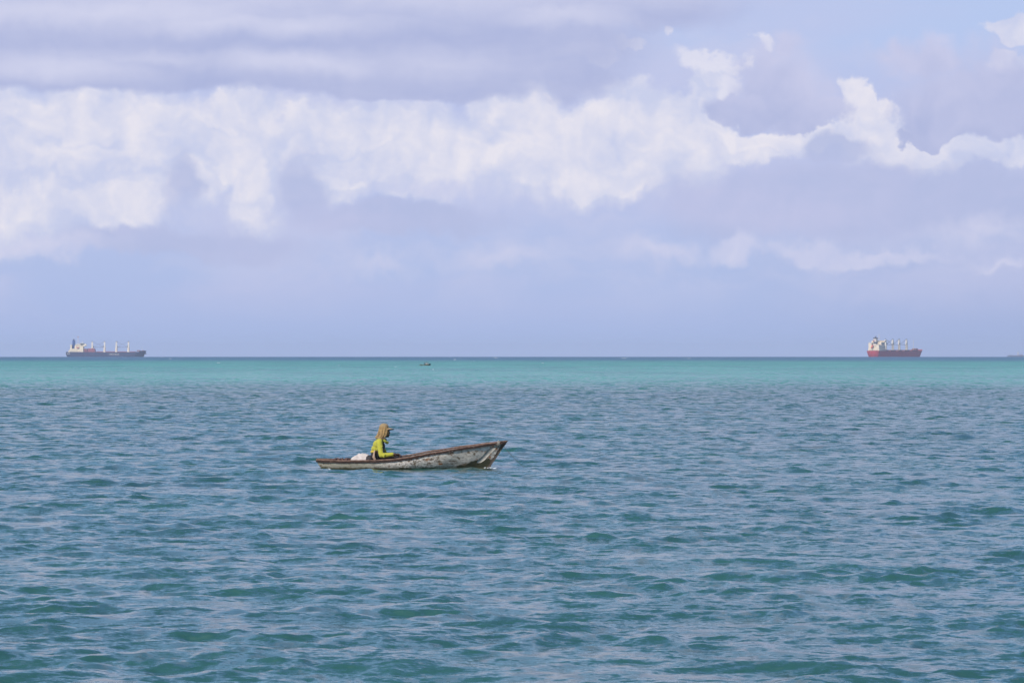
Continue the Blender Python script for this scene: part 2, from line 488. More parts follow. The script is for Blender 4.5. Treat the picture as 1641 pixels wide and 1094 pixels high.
# ------------------------------------------------------------------ mesh collecting
class MB:
    """collects simple shapes and links them as one mesh object"""
    def __init__(self):
        self.v, self.f = [], []
    def add(self, vs, fs):
        o = len(self.v)
        self.v += [tuple(p) for p in vs]
        self.f += [tuple(i + o for i in f) for f in fs]
        return self
    def box(self, x0, x1, y0, y1, z0, z1, top=(0, 0, 0, 0)):
        """top: how far the upper face is drawn in at x0, x1, y0, y1"""
        a, b, c, d = top
        vs = [(x0, y0, z0), (x1, y0, z0), (x1, y1, z0), (x0, y1, z0),
              (x0 + a, y0 + c, z1), (x1 - b, y0 + c, z1), (x1 - b, y1 - d, z1), (x0 + a, y1 - d, z1)]
        return self.add(vs, [(3, 2, 1, 0), (4, 5, 6, 7), (0, 1, 5, 4), (1, 2, 6, 5), (2, 3, 7, 6), (3, 0, 4, 7)])
    def rod(self, p0, p1, r0, r1=None, n=8):
        r1 = r0 if r1 is None else r1
        p0, p1 = Vector(p0), Vector(p1)
        d = (p1 - p0).normalized()
        u = d.orthogonal().normalized(); w_ = d.cross(u)
        vs, fs = [], []
        for p, rr in ((p0, r0), (p1, r1)):
            for k in range(n):
                a = 2 * math.pi * k / n
                vs.append(p + u * (math.cos(a) * rr) + w_ * (math.sin(a) * rr))
        for k in range(n):
            fs.append((k, (k + 1) % n, n + (k + 1) % n, n + k))
        fs.append(tuple(range(n))[::-1]); fs.append(tuple(range(n, 2 * n)))
        return self.add(vs, fs)
    def tube(self, pts, r, n=8):
        pts = [Vector(p) for p in pts]
        vs, fs = [], []
        rr = r if isinstance(r, (list, tuple)) else [r] * len(pts)
        u = None
        for i, p in enumerate(pts):
            d = (pts[min(i + 1, len(pts) - 1)] - pts[max(i - 1, 0)]).normalized()
            u = d.orthogonal().normalized() if u is None else (u - d * u.dot(d)).normalized()
            w_ = d.cross(u)
            for k in range(n):
                a = 2 * math.pi * k / n
                vs.append(p + u * (math.cos(a) * rr[i]) + w_ * (math.sin(a) * rr[i]))
        for i in range(len(pts) - 1):
            for k in range(n):
                a, b = i * n + k, i * n + (k + 1) % n
                fs.append((a, b, b + n, a + n))
        fs.append(tuple(range(n))[::-1]); fs.append(tuple((len(pts) - 1) * n + k for k in range(n)))
        return self.add(vs, fs)
    def ball(self, c, r, seg=14, rings=9, rot=None):
        """r: radius or (rx, ry, rz)"""
        r = (r, r, r) if isinstance(r, (int, float)) else r
        c = Vector(c)
        vs = [Vector((0, 0, r[2]))]
        for i in range(1, rings):
            a = math.pi * i / rings
            for k in range(seg):
                b = 2 * math.pi * k / seg
                vs.append(Vector((r[0] * math.sin(a) * math.cos(b), r[1] * math.sin(a) * math.sin(b), r[2] * math.cos(a))))
        vs.append(Vector((0, 0, -r[2])))
        if rot is not None:
            m = Matrix.Rotation(rot, 3, 'Y')
            vs = [m @ v for v in vs]
        vs = [v + c for v in vs]
        fs = [(0, 1 + k, 1 + (k + 1) % seg) for k in range(seg)]
        for i in range(rings - 2):
            for k in range(seg):
                a, b = 1 + i * seg + k, 1 + i * seg + (k + 1) % seg
                fs.append((a, a + seg, b + seg, b))
        last = len(vs) - 1
        o = 1 + (rings - 2) * seg
        fs += [(o + k, last, o + (k + 1) % seg) for k in range(seg)]
        return self.add(vs, fs)
    def limb(self, pts):
        """tapered chain of (point, radius)"""
        for (p, r) in pts:
            self.ball(p, r)
        for (p, r), (q, s) in zip(pts[:-1], pts[1:]):
            self.rod(p, q, r, s, 14)
        return self
    def mesh(self, name):
        me = bpy.data.meshes.new(name)
        me.from_pydata(self.v, [], self.f)
        me.validate()
        me.update()
        return me
    def build(self, name, mat=None, parent=None, smooth=False):
        return link(name, self.mesh(name), mat, parent, smooth)


def remeshed(mb, name, voxel, mat, parent=None, smooth_it=2, push=0.0):
    """one continuous skin round all the shapes collected in mb"""
    o = link(name + '_raw', mb.mesh(name + '_raw'))
    m = o.modifiers.new('Remesh', 'REMESH'); m.mode = 'VOXEL'; m.voxel_size = voxel
    if smooth_it:
        s = o.modifiers.new('Smooth', 'SMOOTH'); s.factor = 0.5; s.iterations = smooth_it
    dg = bpy.context.evaluated_depsgraph_get()
    dg.update()
    me = bpy.data.meshes.new_from_object(o.evaluated_get(dg))
    bpy.data.objects.remove(o, do_unlink=True)
    me.name = name
    r = link(name, me, mat, parent, True)
    return r


# ------------------------------------------------------------------ the fishing boat
rnd = random.Random(5)


def interp(tab, x):
    for (x0, a), (x1, b) in zip(tab[:-1], tab[1:]):
        if x <= x1:
            t = max(0.0, (x - x0) / (x1 - x0))
            t = t * t * (3 - 2 * t) * 0.35 + t * 0.65
            return a + (b - a) * t
    return tab[-1][1]


SHEER = [(-2.19, .132), (-1.6, .118), (-.86, .130), (-.45, .155), (-.15, .195), (.57, .322), (1.28, .432), (1.8, .505), (2.17, .552)]
BEAM = [(-2.19, .15), (-1.6, .25), (-.86, .34), (0, .385), (.8, .335), (1.5, .205), (1.9, .095), (2.17, .018)]
KEELX = [(0, -1.98), (.3, -.95), (1.0, 1.70)]


def hull_point(s, t, off=0.0):
    """s along the boat, t from sheer (0) to keel (1); off draws the surface inwards"""
    xs = -2.19 + 4.36 * s
    zs = interp(SHEER, xs); hb = max(interp(BEAM, xs) - off, 0.004)
    xk = -1.99 + 3.66 * s
    zk = -0.20 + off * 1.2 + 0.02 * (2 * s - 1) ** 2
    full = 0.35 + 1.5 * min(1.0, max(0.0, (1 - s) * 2.4))          # hollow forward, rounder amidships
    y = hb * (1 - t ** (1.15 + full)) ** 0.72 if t < 1 else 0.0
    z = zs + (zk - zs) * (t ** 0.92)
    tx = t ** (0.85 if s > 0.5 else 1.0)
    x = xs + (xk - xs) * tx
    if off:
        x -= off * 1.6 * s ** 3 - off * (1 - s) ** 6
    return x, y, z


def hull_mesh():
    NS, NTt = 90, 16
    vs, fs = [], []
    def grid(off, side):
        idx = []
        for i in range(NS + 1):
            row = []
            for j in range(NTt + 1):
                x, y, z = hull_point(i / NS, j / NTt, off)
                if off == 0 and 0 < j < NTt:
                    y += 0.004 * math.sin(x * 9 + z * 23) * math.sin(z * 31 + x * 5) + rnd.uniform(-.0022, .0022)
                row.append(len(vs)); vs.append((x, side * y, z))
            idx.append(row)
        return idx
    G = {}
    for side in (-1, 1):
        for off in (0.0, 0.024):
            G[side, off] = grid(off, side)
            g = G[side, off]
            for i in range(NS):
                for j in range(NTt):
                    q = (g[i][j], g[i][j + 1], g[i + 1][j + 1], g[i + 1][j])
                    if (side == 1) == (off == 0):
                        q = q[::-1]
                    fs.append(q)
        a, b = G[side, 0.0], G[side, 0.024]
        for i in range(NS):                                          # top edge
            q = (a[i][0], a[i + 1][0], b[i + 1][0], b[i][0])
            fs.append(q if side == 1 else q[::-1])
    for off in (0.0, 0.024):                                         # transom and stem
        for e in (0, NS):
            l, r_ = G[-1, off][e], G[1, off][e]
            for j in range(NTt):
                q = (l[j], r_[j], r_[j + 1], l[j + 1])
                fs.append(q if (e == 0) == (off == 0) else q[::-1])
    me = bpy.data.meshes.new('hull')
    me.from_pydata(vs, [], fs)
    me.update()
    return me


def hull_material():
    m, t, b = mat_new('hull_paint')
    o = t.n('ShaderNodeTexCoord').outputs['Object']
    x, y, z = t.sep(o)
    st = t.vmath('MULTIPLY', o, (1.0, 1.0, 1.6))
    n1 = t.noise(st, 3.2, 6, 0.65)
    n2 = t.noise(t.vmath('ADD', st, (7, 3, 1)), 9.0, 7, 0.7)
    n3 = t.noise(t.vmath('ADD', st, (2, 9, 5)), 22.0, 6, 0.7)
    n4 = t.noise(t.vmath('MULTIPLY', t.vmath('ADD', o, (4, 0, 0)), (1.0, 1.0, 0.35)), 14.0, 4, 0.6)   # runs
    c = t.mix(t.map(n1, 0.35, 0.65), (0.47, 0.43, 0.37), (0.34, 0.31, 0.26))
    c = t.mix(t.map(n2, 0.52, 0.62), c, (0.60, 0.55, 0.48))                       # chalky paint left over
    # towards the stern greener and mossier
    aft = t.map(x, -0.4, -1.2)
    c = t.mix(t.math('MULTIPLY', aft, t.map(n2, 0.35, 0.6, 0.3, 0.8)), c, (0.22, 0.20, 0.14))
    # flaked middle: white and brown islands
    mid = t.math('MULTIPLY', t.map(x, -0.8, -0.3), t.map(x, 0.9, 0.35))
    c = t.mix(t.math('MULTIPLY', mid, t.map(n3, 0.50, 0.54)), c, (0.62, 0.56, 0.50))
    c = t.mix(t.math('MULTIPLY', mid, t.map(t.noise(st, 17.0, 6, 0.7), 0.54, 0.58)), c, (0.09, 0.05, 0.035))
    # scars of bare wood everywhere
    c = t.mix(t.map(n2, 0.45, 0.40), c, (0.13, 0.09, 0.055))
    c = t.mix(t.map(t.noise(t.vmath('MULTIPLY', t.vmath('ADD', o, (11, 2, 0)), (0.5, 1.0, 2.2)), 6.5, 7, 0.72), 0.58, 0.64, 0.0, 0.85), c, (0.10, 0.065, 0.045))
    c = t.mix(t.map(n3, 0.39, 0.34), c, (0.07, 0.05, 0.04))
    c = t.mix(t.map(n4, 0.60, 0.70, 0.0, 0.7), c, (0.17, 0.13, 0.085))
    # rust blooms
    rust = t.map(t.noise(t.vmath('ADD', o, (1.5, 0, 3)), 5.5, 3, 0.6), 0.60, 0.66)
    c = t.mix(t.math('MULTIPLY', rust, t.map(x, 0.1, 0.5)), c, (0.26, 0.11, 0.045))
    # weed and rot at the foot, thick under the bow
    lim = t.math('ADD', t.math('MULTIPLY', t.map(x, 0.8, 1.65), 0.20), -0.045)
    wz = t.math('SUBTRACT', z, t.math('ADD', lim, t.math('MULTIPLY', t.math('SUBTRACT', n2, 0.5), 0.28)))
    c = t.mix(t.map(wz, 0.02, -0.02), c, t.mix(n3, (0.012, 0.011, 0.008), (0.075, 0.07, 0.03)))
    wz2 = t.math('SUBTRACT', z, t.math('ADD', -0.035, t.math('MULTIPLY', t.math('SUBTRACT', n2, 0.5), 0.16)))
    c = t.mix(t.map(wz2, 0.015, -0.015, 0.0, 0.9), c, (0.10, 0.085, 0.04))
    # bow tip dark bare timber
    bowt = t.math('SUBTRACT', t.math('ADD', x, t.math('MULTIPLY', z, -0.62)), t.math('ADD', 1.745, t.math('MULTIPLY', t.math('SUBTRACT', n2, 0.5), 0.10)))
    c = t.mix(t.map(bowt, -0.01, 0.012), c, t.mix(n3, (0.03, 0.02, 0.015), (0.13, 0.085, 0.06)))
    # dirt line under the rail
    t.put(b.inputs['Base Color'], c)
    t.put(b.inputs['Roughness'], t.map(n2, 0.3, 0.7, 0.6, 0.9))
    bn = t.n('ShaderNodeBump')
    bn.inputs['Strength'].default_value = 0.7
    bn.inputs['Distance'].default_value = 0.012
    t.put(bn.inputs['Height'], t.math('ADD', n2, t.math('MULTIPLY', n3, 0.5)))
    t.put(b.inputs['Normal'], bn.outputs[0])
    return m


def wood_material(name, c1, c2, c3, scale=1.0):
    m, t, b = mat_new(name)
    o = t.n('ShaderNodeTexCoord').outputs['Object']
    g = t.noise(t.vmath('MULTIPLY', o, (2.2, 14, 14)), 4.0 * scale, 5, 0.65)
    n = t.noise(o, 7.0 * scale, 6, 0.7)
    c = t.mix(t.map(g, 0.35, 0.65), c1, c2)
    c = t.mix(t.map(n, 0.60, 0.66), c, c3)
    t.put(b.inputs['Base Color'], c)
    b.inputs['Roughness'].default_value = 0.8
    bn = t.n('ShaderNodeBump'); bn.inputs['Strength'].default_value = 0.5; bn.inputs['Distance'].default_value = 0.006
    t.put(bn.inputs['Height'], g); t.put(b.inputs['Normal'], bn.outputs[0])
    return m


M_HULL = hull_material()
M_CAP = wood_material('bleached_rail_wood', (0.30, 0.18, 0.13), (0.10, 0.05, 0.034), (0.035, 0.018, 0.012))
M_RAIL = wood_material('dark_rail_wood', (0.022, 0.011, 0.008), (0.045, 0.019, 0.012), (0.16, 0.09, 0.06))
M_INNER = wood_material('old_inner_wood', (0.13, 0.085, 0.06), (0.19, 0.13, 0.09), (0.07, 0.045, 0.03))
M_STEM = wood_material('stem_wood', (0.06, 0.045, 0.035), (0.11, 0.08, 0.06), (0.16, 0.13, 0.06))
M_PLATE = mat_simple('grey_patch', (0.37, 0.35, 0.31, 1), 0.7, scale=12, bump=0.3, c2=(0.24, 0.22, 0.19, 1))

boat = empty('fishing_boat', (-2.29, 87.9, 0.022), (R(2.5), 0, 0))
tag(boat, 'small weathered wooden fishing boat with peeling whitish hull and brown gunwale', 'boat')
hull = link('hull', hull_mesh(), M_HULL, boat, True)


def rail(name, mat, zoff, height, out, width, s0, s1, parent, side, jag, n=110):
    """a timber that runs along the sheer, its edge worn uneven"""
    vs, fs = [], []
    for i in range(n + 1):
        s = s0 + (s1 - s0) * i / n
        x, y, z = hull_point(s, 0.0)
        j = lambda k: rnd.uniform(-k, k)
        yo = y + out; yi = max(y + out - width, -0.0)
        zz = z + zoff
        for (yy, zq) in ((yo + j(jag), zz + height + j(jag * .6)), (yo + j(jag), zz + j(jag)), (yi, zz + j(jag * .3)), (yi, zz + height + j(jag * .5))):
            vs.append((x, side * yy, zq))
    for i in range(n):
        for k in range(4):
            a, b = i * 4 + k, i * 4 + (k + 1) % 4
            q = (a, b, b + 4, a + 4)
            fs.append(q if side == -1 else q[::-1])
    fs.append((3, 2, 1, 0)); fs.append(tuple(n * 4 + k for k in range(4)))
    me = bpy.data.meshes.new(name); me.from_pydata(vs, [], fs); me.update()
    return link(name, me, mat, parent)


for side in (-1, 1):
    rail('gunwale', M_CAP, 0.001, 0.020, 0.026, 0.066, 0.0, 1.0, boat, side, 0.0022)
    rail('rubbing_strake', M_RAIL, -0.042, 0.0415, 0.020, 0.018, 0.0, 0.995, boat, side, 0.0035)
# stem timber, jagged at the foot, and the smooth grey strip beside it
vs, fs = [], []
NQ = 26
for i in range(NQ + 1):
    t_ = 0.0 + 0.93 * i / NQ
    x, y, z = hull_point(1.0, t_)
    w_ = 0.022
    j = rnd.uniform(-.006, .006) + (0.03 * math.sin(t_ * 26) if t_ > .62 else 0.0) * (t_ - .5)
    for (xx, yy) in ((x - .03, -w_), (x + .030 + j, -.012), (x + .030 + j, .012), (x - .03, w_)):
        vs.append((xx, yy, z + (0.020 if i == 0 else 0)))
for i in range(NQ):
    for k in range(4):
        a, b = i * 4 + k, i * 4 + (k + 1) % 4
        fs.append((a, a + 4, b + 4, b))
fs.append((0, 1, 2, 3)); fs.append(tuple(NQ * 4 + k for k in range(4))[::-1])
me = bpy.data.meshes.new('stem'); me.from_pydata(vs, [], fs); me.update()
link('stem', me, M_STEM, boat)


def side_strip(side, thick=0.004):
    """patch laid over the planking, raked like the stem"""
    g = []
    vs, fs = [], []
    for i in range(15):
        a = i / 14
        t0 = 0.11 + 0.50 * a
        s_c = 0.950 - 0.030 * a
        hw = 0.020 + 0.001 * math.sin(a * 9)
        if a < .12: hw *= 0.4 + a * 5
        if a > .85: hw *= 1 - (a - .85) * 3
        for s in (s_c - hw, s_c, s_c + hw):
            x, y, z = hull_point(s, t0)
            vs.append((x, side * (y + thick), z))
    for i in range(14):
        for k in range(2):
            q = (i * 3 + k, i * 3 + k + 1, i * 3 + k + 4, i * 3 + k + 3)
            fs.append(q if side == 1 else q[::-1])
    # edges down to the planking
    n0 = len(vs)
    rim = [i * 3 for i in range(15)] + [42 + 1, 44] + [i * 3 + 2 for i in range(13, -1, -1)] + [1]
    for k in rim:
        x, y, z = vs[k]
        vs.append((x, y - side * (thick + .004), z))
    for k in range(len(rim)):
        a, b = rim[k], rim[(k + 1) % len(rim)]
        fs.append((a, b, n0 + (k + 1) % len(rim), n0 + k))
    me = bpy.data.meshes.new('hull_patch'); me.from_pydata(vs, [], fs); me.update()
    return link('hull_patch', me, M_PLATE, boat, True)


for side in (-1, 1):
    side_strip(side)

# ribs, floor boards, thwarts
for s in (0.12, 0.24, 0.42, 0.54, 0.66, 0.78, 0.88):
    mb = MB()
    pts = [hull_point(s, t_, 0.032) for t_ in (0.06, .2, .35, .5, .65, .8, .95)]
    mb.tube([(p[0], -p[1], p[2]) for p in pts] + [(p[0], p[1], p[2]) for p in pts[::-1]], 0.012, 6)
    mb.build('rib', M_INNER, boat)
for k, y in enumerate((-.15, -.05, .05, .15)):
    MB().box(-1.45, 0.95, y - .045, y + .045, -.138, -.122).build('floor_board', M_INNER, boat)
for x0, z_ in ((-.93, -.098), (.62, .17), (-1.72, .02)):
    hw = interp(BEAM, x0 + .12) - .045 - (0.05 if z_ < 0 else 0.02)
    MB().box(x0, x0 + .22, -hw, hw, z_, z_ + .022).build('thwart', M_INNER, boat)
# little deck in the bow
vs, fs = [], []
for i in range(9):
    s = .90 + .095 * i / 8
    x, y, z = hull_point(s, 0.0, 0.02)
    vs += [(x, -y, z - .006), (x, y, z - .006), (x, -y, z - .022), (x, y, z - .022)]
for i in range(8):
    a = i * 4
    fs += [(a, a + 4, a + 5, a + 1), (a + 2, a + 3, a + 7, a + 6)]
fs += [(0, 1, 3, 2), (32, 34, 35, 33)]
me = bpy.data.meshes.new('bow_deck'); me.from_pydata(vs, [], fs); me.update()
link('bow_deck', me, M_INNER, boat)
# pale lashing round the rail at the bow
M_ROPE = mat_simple('pale_rope', (0.40, 0.37, 0.32, 1), 0.9, scale=60, c2=(0.35, 0.32, 0.27, 1))
M_LINE = mat_simple('dark_line', (0.05, 0.06, 0.06, 1), 0.7)
mb = MB()
for k in range(4):
    s = .9515 + .0032 * k
    x, y, z = hull_point(s, 0)
    yo = y + .034
    loop = [(x, -yo, z + .028), (x, 0, z + .032), (x, yo, z + .028), (x + .004, yo, z - .055), (x + .006, yo - .05, z - .075), (x + .006, -yo + .05, z - .075), (x + .003, -yo, z - .055), (x, -yo, z + .028)]
    mb.tube(loop, 0.0045, 6)
mb.ball((hull_point(.956, 0)[0], -.01, hull_point(.956, 0)[2] + .045), (.014, .02, .011))
mb.build('rope_lashing', M_ROPE, boat, True)
# nails and chips along the strake
for x0 in (0.55, 0.86, 0.93, 1.42, 1.93):
    s = (x0 + 2.19) / 4.36
    x, y, z = hull_point(s, 0)
    MB().ball((x, -(y + .022), z - .022 + rnd.uniform(-.006, .006)), (.007, .004, .007), 8, 5).build('nail_head', M_ROPE, boat)

# the line off the bow
line = MB()
pts = []
for i in range(15):
    a = i / 14
    pts.append((2.10 + .53 * a, -.02 - .55 * a, .44 - .52 * a - .030 * math.sin(math.pi * a)))
line.tube(pts, 0.0045, 6)
lo = line.build('anchor_line', M_LINE)
lo.location = boat.location
tag(lo, 'thin dark line running from the bow of the near boat down into the sea', 'rope')


# ------------------------------------------------------------------ things carried in the boat
def lumpy(name, c, r, mat, seed, amp_, seg=40, rings=26, freq=9.0, flat=None):
    from mathutils import noise as mn
    mb = MB().ball((0, 0, 0), r, seg, rings)
    out = []
    for p in mb.v:
        v = Vector(p)
        k = 1 + amp_ * mn.fractal(v * freq + Vector((seed, seed * 2, 0)), 0.9, 2.0, 4)
        rr = mn.noise(v * freq * 0.45 + Vector((seed, 0, 3)))
        k += amp_ * 0.9 * (0.5 - abs(rr) * 2)
        v = v * k
        if flat is not None:
            v.z = max(v.z, flat)
        out.append(tuple(v))
    mb.v = out
    o = mb.build(name, mat, None, True)
    return o


def in_boat(o, x, y, z, rx=0, ry=0, rz=0):
    o.location = Vector(boat.location) + Vector((x, y, z))
    o.rotation_euler = (rx, ry, rz)


M_SACK = mat_simple('white_sack_cloth', (0.56, 0.49, 0.45, 1), 0.85, scale=9, bump=0.4, c2=(0.42, 0.36, 0.32, 1))
M_DARK = mat_simple('dark_cloth', (0.022, 0.018, 0.020, 1), 0.9, scale=14, bump=0.3, c2=(0.05, 0.04, 0.04, 1))
M_GEAR = mat_simple('brown_gear', (0.13, 0.06, 0.045, 1), 0.95, scale=30, bump=0.8, c2=(0.05, 0.03, 0.025, 1))
sack = lumpy('sack', None, (.235, .19, .155), M_SACK, 3.1, .16, flat=-.11)
tag(sack, 'rumpled white sack lying in the near boat behind the seated fisher', 'sack')
neck = MB()
for i in range(3):
    neck.tube([(.17, .02 * (i - 1), .03), (.23, .03 * (i - 1), .035), (.28, .045 * (i - 1), .0 + .02 * i)], [.035, .016, .026], 8)
neck.build('tied_neck', M_SACK, sack, True)
in_boat(sack, -1.165, -.02, .118, 0, R(-4), R(8))
bun = lumpy('cloth_bundle', None, (.085, .12, .095), M_DARK, 8.4, .2, 24, 16, 14)
tag(bun, 'small dark cloth bundle wedged between the white sack and the seated fisher', 'bundle')
in_boat(bun, -.985, -.12, .135)
heap = MB()  # brown clutter in the stern, shaped as lumps and strands
for i in range(9):
    a = i / 8
    heap.ball((-.24 + .48 * a, rnd.uniform(-.06, .06), rnd.uniform(-.01, .022)), (rnd.uniform(.03, .055), .07, rnd.uniform(.03, .05)), 12, 8)
for i in range(10):
    x = rnd.uniform(-.25, .25)
    heap.tube([(x, -.10, -.02), (x + .03, -.04, .045 + rnd.uniform(0, .02)), (x + .05, .05, .045), (x + .09, .10, -.01)], .008, 6)
hp = remeshed(heap, 'gear_heap', .008, M_GEAR, None, 1)
tag(hp, 'low heap of reddish brown gear piled near the stern of the near boat', 'clutter')
in_boat(hp, -1.58, .03, .118)

# ------------------------------------------------------------------ the fisher
M_SKIN = mat_simple('dark_skin', (0.075, 0.040, 0.028, 1), 0.5, scale=20, c2=(0.055, 0.03, 0.022, 1))


def cloth_material(name, c1, c2, fold=9.0, bump=0.6):
    m, t, b = mat_new(name)
    o = t.n('ShaderNodeTexCoord').outputs['Object']
    n = t.noise(o, 5.0, 4, 0.6)
    f = t.noise(t.vmath('MULTIPLY', o, (1, 1, 1.8)), fold, 3, 0.5)
    wv = t.noise(o, 260.0, 1, 0.5)
    t.put(b.inputs['Base Color'], t.mix(t.map(n, 0.3, 0.7), c1, c2))
    b.inputs['Roughness'].default_value = 0.85
    b.inputs['Sheen Weight'].default_value = 0.15
    bn = t.n('ShaderNodeBump'); bn.inputs['Strength'].default_value = bump; bn.inputs['Distance'].default_value = 0.03
    t.put(bn.inputs['Height'], t.math('ADD', f, t.math('MULTIPLY', wv, 0.03)))
    t.put(b.inputs['Normal'], bn.outputs[0])
    return m


M_SHIRT = cloth_material('yellow_green_cloth', (0.40, 0.375, 0.030), (0.32, 0.30, 0.024))
M_HEM = cloth_material('orange_yellow_cloth', (0.55, 0.40, 0.02), (0.45, 0.30, 0.02))
M_SCARF = cloth_material('khaki_scarf_cloth', (0.36, 0.225, 0.085), (0.09, 0.055, 0.022), 16.0, 1.0)  # light and dark of the folds is put into these two colours
M_CAPC = cloth_material('tan_cap_cloth', (0.30, 0.205, 0.10), (0.22, 0.15, 0.07))
M_BLACK = cloth_material('black_cloth', (0.010, 0.010, 0.012), (0.018, 0.016, 0.018))
M_BEIGE = cloth_material('beige_cloth', (0.40, 0.28, 0.20), (0.30, 0.2, 0.14))

fisher = empty('person', tuple(boat.location))
tag(fisher, 'seated person in yellow-green long-sleeved shirt with khaki cap and draped headscarf', 'person')

b = MB()
b.ball((-.83, 0, .055), (.135, .165, .125))
b.ball((-.84, 0, .20), (.105, .135, .12))
b.ball((-.80, 0, .36), (.115, .155, .15))
b.ball((-.765, 0, .47), (.115, .165, .12))
b.limb([((-.73, -.155, .548), .055), ((-.74, 0, .575), .06), ((-.73, .155, .548), .055)])
b.limb([((-.73, 0, .58), .058), ((-.665, 0, .68), .052)])
b.ball((-.635, 0, .80), (.098, .080, .105))                     # skull
b.ball((-.585, 0, .735), (.068, .062, .085))                    # face
b.ball((-.552, 0, .672), (.032, .035, .026))                    # chin
b.limb([((-.522, 0, .775), .012), ((-.507, 0, .745), .013)])    # nose
b.ball((-.520, 0, .702), (.018, .028, .010)); b.ball((-.523, 0, .689), (.016, .025, .009))   # lips
b.limb([((-.525, -.045, .797), .014), ((-.518, 0, .800), .014), ((-.525, .045, .797), .014)])   # brow
for s in (-1, 1):
    b.ball((-.632, s * .082, .765), (.022, .012, .034))         # ears
# near arm (elbow bent, forearm resting along the rail) and far arm
b.limb([((-.735, -.165, .535), .056), ((-.715, -.235, .385), .050), ((-.690, -.285, .240), .044), ((-.560, -.305, .248), .042), ((-.425, -.325, .270), .030), ((-.385, -.330, .272), .030)])
b.limb([((-.735, .165, .535), .056), ((-.68, .225, .39), .050), ((-.615, .240, .250), .043), ((-.50, .14, .245), .040), ((-.40, .02, .235), .030), ((-.37, -.02, .235), .030)])
# legs stretched forward along the floor
for s in (-1, 1):
    b.limb([((-.80, s * .085, .035), .085), ((-.60, s * .115, .055), .078), ((-.40, s * .13, .062), .056), ((-.18, s * .12, -.010), .055), ((.00, s * .11, -.075), .036)])
    b.limb([((.00, s * .11, -.080), .036), ((.05, s * .115, -.060), .030), ((.075, s * .12, -.01), .026), ((.085, s * .12, .03), .020)])


def hand(mb, wrist, d, down, across, k=1.0):
    """palm with four fingers curled over what it grips and a thumb off its side; d along the hand, down to the fingers' curl"""
    wv, d, down, across = Vector(wrist), Vector(d).normalized(), Vector(down).normalized(), Vector(across).normalized()
    for i, a in enumerate((-.033, -.011, .011, .031)):
        base = wv + d * (.030 * k) + across * a
        knuck = wv + d * (.085 * k) + across * a * 1.15
        mb.limb([(base, .017), (knuck, .0150)])
        L = (.036, .044, .041, .031)[i]
        p1 = knuck + d * (L * .75) + down * (L * .65)
        p2 = p1 + down * (L * .80) + d * (L * .05)
        p3 = p2 + down * (L * .40) - d * (L * .45)
        mb.limb([(knuck, .0115), (p1, .0105), (p2, .0095), (p3, .0085)])
    tb = wv + d * .025 + across * .040
    mb.limb([(tb, .016), (tb + d * .030 + across * .022 + down * .012, .0125), (tb + d * .062 + across * .016 + down * .034, .0105)])


hands = MB()
hand(b, (-.370, -.345, .268), (1, -.10, -.05), (.12, -.55, -.85), (.05, .9, -.25))
hand(b, (-.345, -.060, .240), (.85, -.60, .02), (.10, -.35, -.9), (-.5, -.7, .1))
body = remeshed(b, 'body', .0065, M_SKIN, fisher, 2)
M_EYE = mat_simple('eye_white', (0.5, 0.48, 0.45, 1), 0.3, scale=5)
for s in (-1, 1):
    MB().ball((-.528, s * .030, .776), (.010, .012, .009), 12, 8).build('eye', M_EYE, fisher, True)

# shirt: torso, shoulders and both sleeves to the wrist
sh = MB()
sh.ball((-.815, 0, .375), (.120, .162, .105))
sh.ball((-.770, 0, .470), (.128, .178, .125))
sh.limb([((-.735, -.150, .545), .070), ((-.745, 0, .575), .078), ((-.735, .150, .545), .070)])
sh.limb([((-.740, -.165, .530), .071), ((-.720, -.240, .385), .063), ((-.694, -.290, .240), .054), ((-.560, -.308, .248), .052), ((-.435, -.324, .268), .041)])
sh.limb([((-.740, .165, .530), .071), ((-.685, .228, .390), .063), ((-.620, .244, .250), .053), ((-.50, .14, .245), .050), ((-.42, .045, .238), .040)])
# creases at the elbow and over the upper arm
for q in (((-.735, -.215, .44), (-.665, -.255, .425)), ((-.74, -.235, .36), (-.66, -.275, .345)), ((-.73, -.27, .275), (-.65, -.30, .30)), ((-.64, -.325, .20), (-.60, -.345, .27))):
    sh.rod(q[0], q[1], .030, .034, 10)
shirt = remeshed(sh, 'shirt', .007, M_SHIRT, fisher, 2)
# orange yellow hem at the back
hm = MB()
hm.limb([((-.90, -.075, .315), .026), ((-.925, 0, .312), .028), ((-.90, .075, .315), .026)])
hm.limb([((-.90, -.075, .315), .026), ((-.845, -.145, .322), .024)])
remeshed(hm, 'shirt_hem', .006, M_HEM, fisher, 1)
# black front over chest and waist, black shorts, beige strap
vt = MB()
vt.ball((-.705, 0, .43), (.092, .125, .13)); vt.ball((-.745, 0, .29), (.118, .140, .13)); vt.ball((-.835, 0, .245), (.112, .146, .085))
remeshed(vt, 'dark_front', .007, M_BLACK, fisher, 2)
st = MB()
st.ball((-.832, 0, .055), (.148, .176, .14)); st.ball((-.845, 0, .185), (.116, .148, .12))
for s in (-1, 1):
    st.limb([((-.80, s * .088, .035), .096), ((-.60, s * .118, .055), .088), ((-.46, s * .128, .060), .070)])
remeshed(st, 'shorts', .008, M_BLACK, fisher, 2)
bs = MB()
bs.limb([((-.845, -.165, .34), .016), ((-.862, -.172, .26), .024), ((-.868, -.185, .19), .032), ((-.84, -.19, .145), .028)])
remeshed(bs, 'waist_cloth', .006, M_BEIGE, fisher, 1)


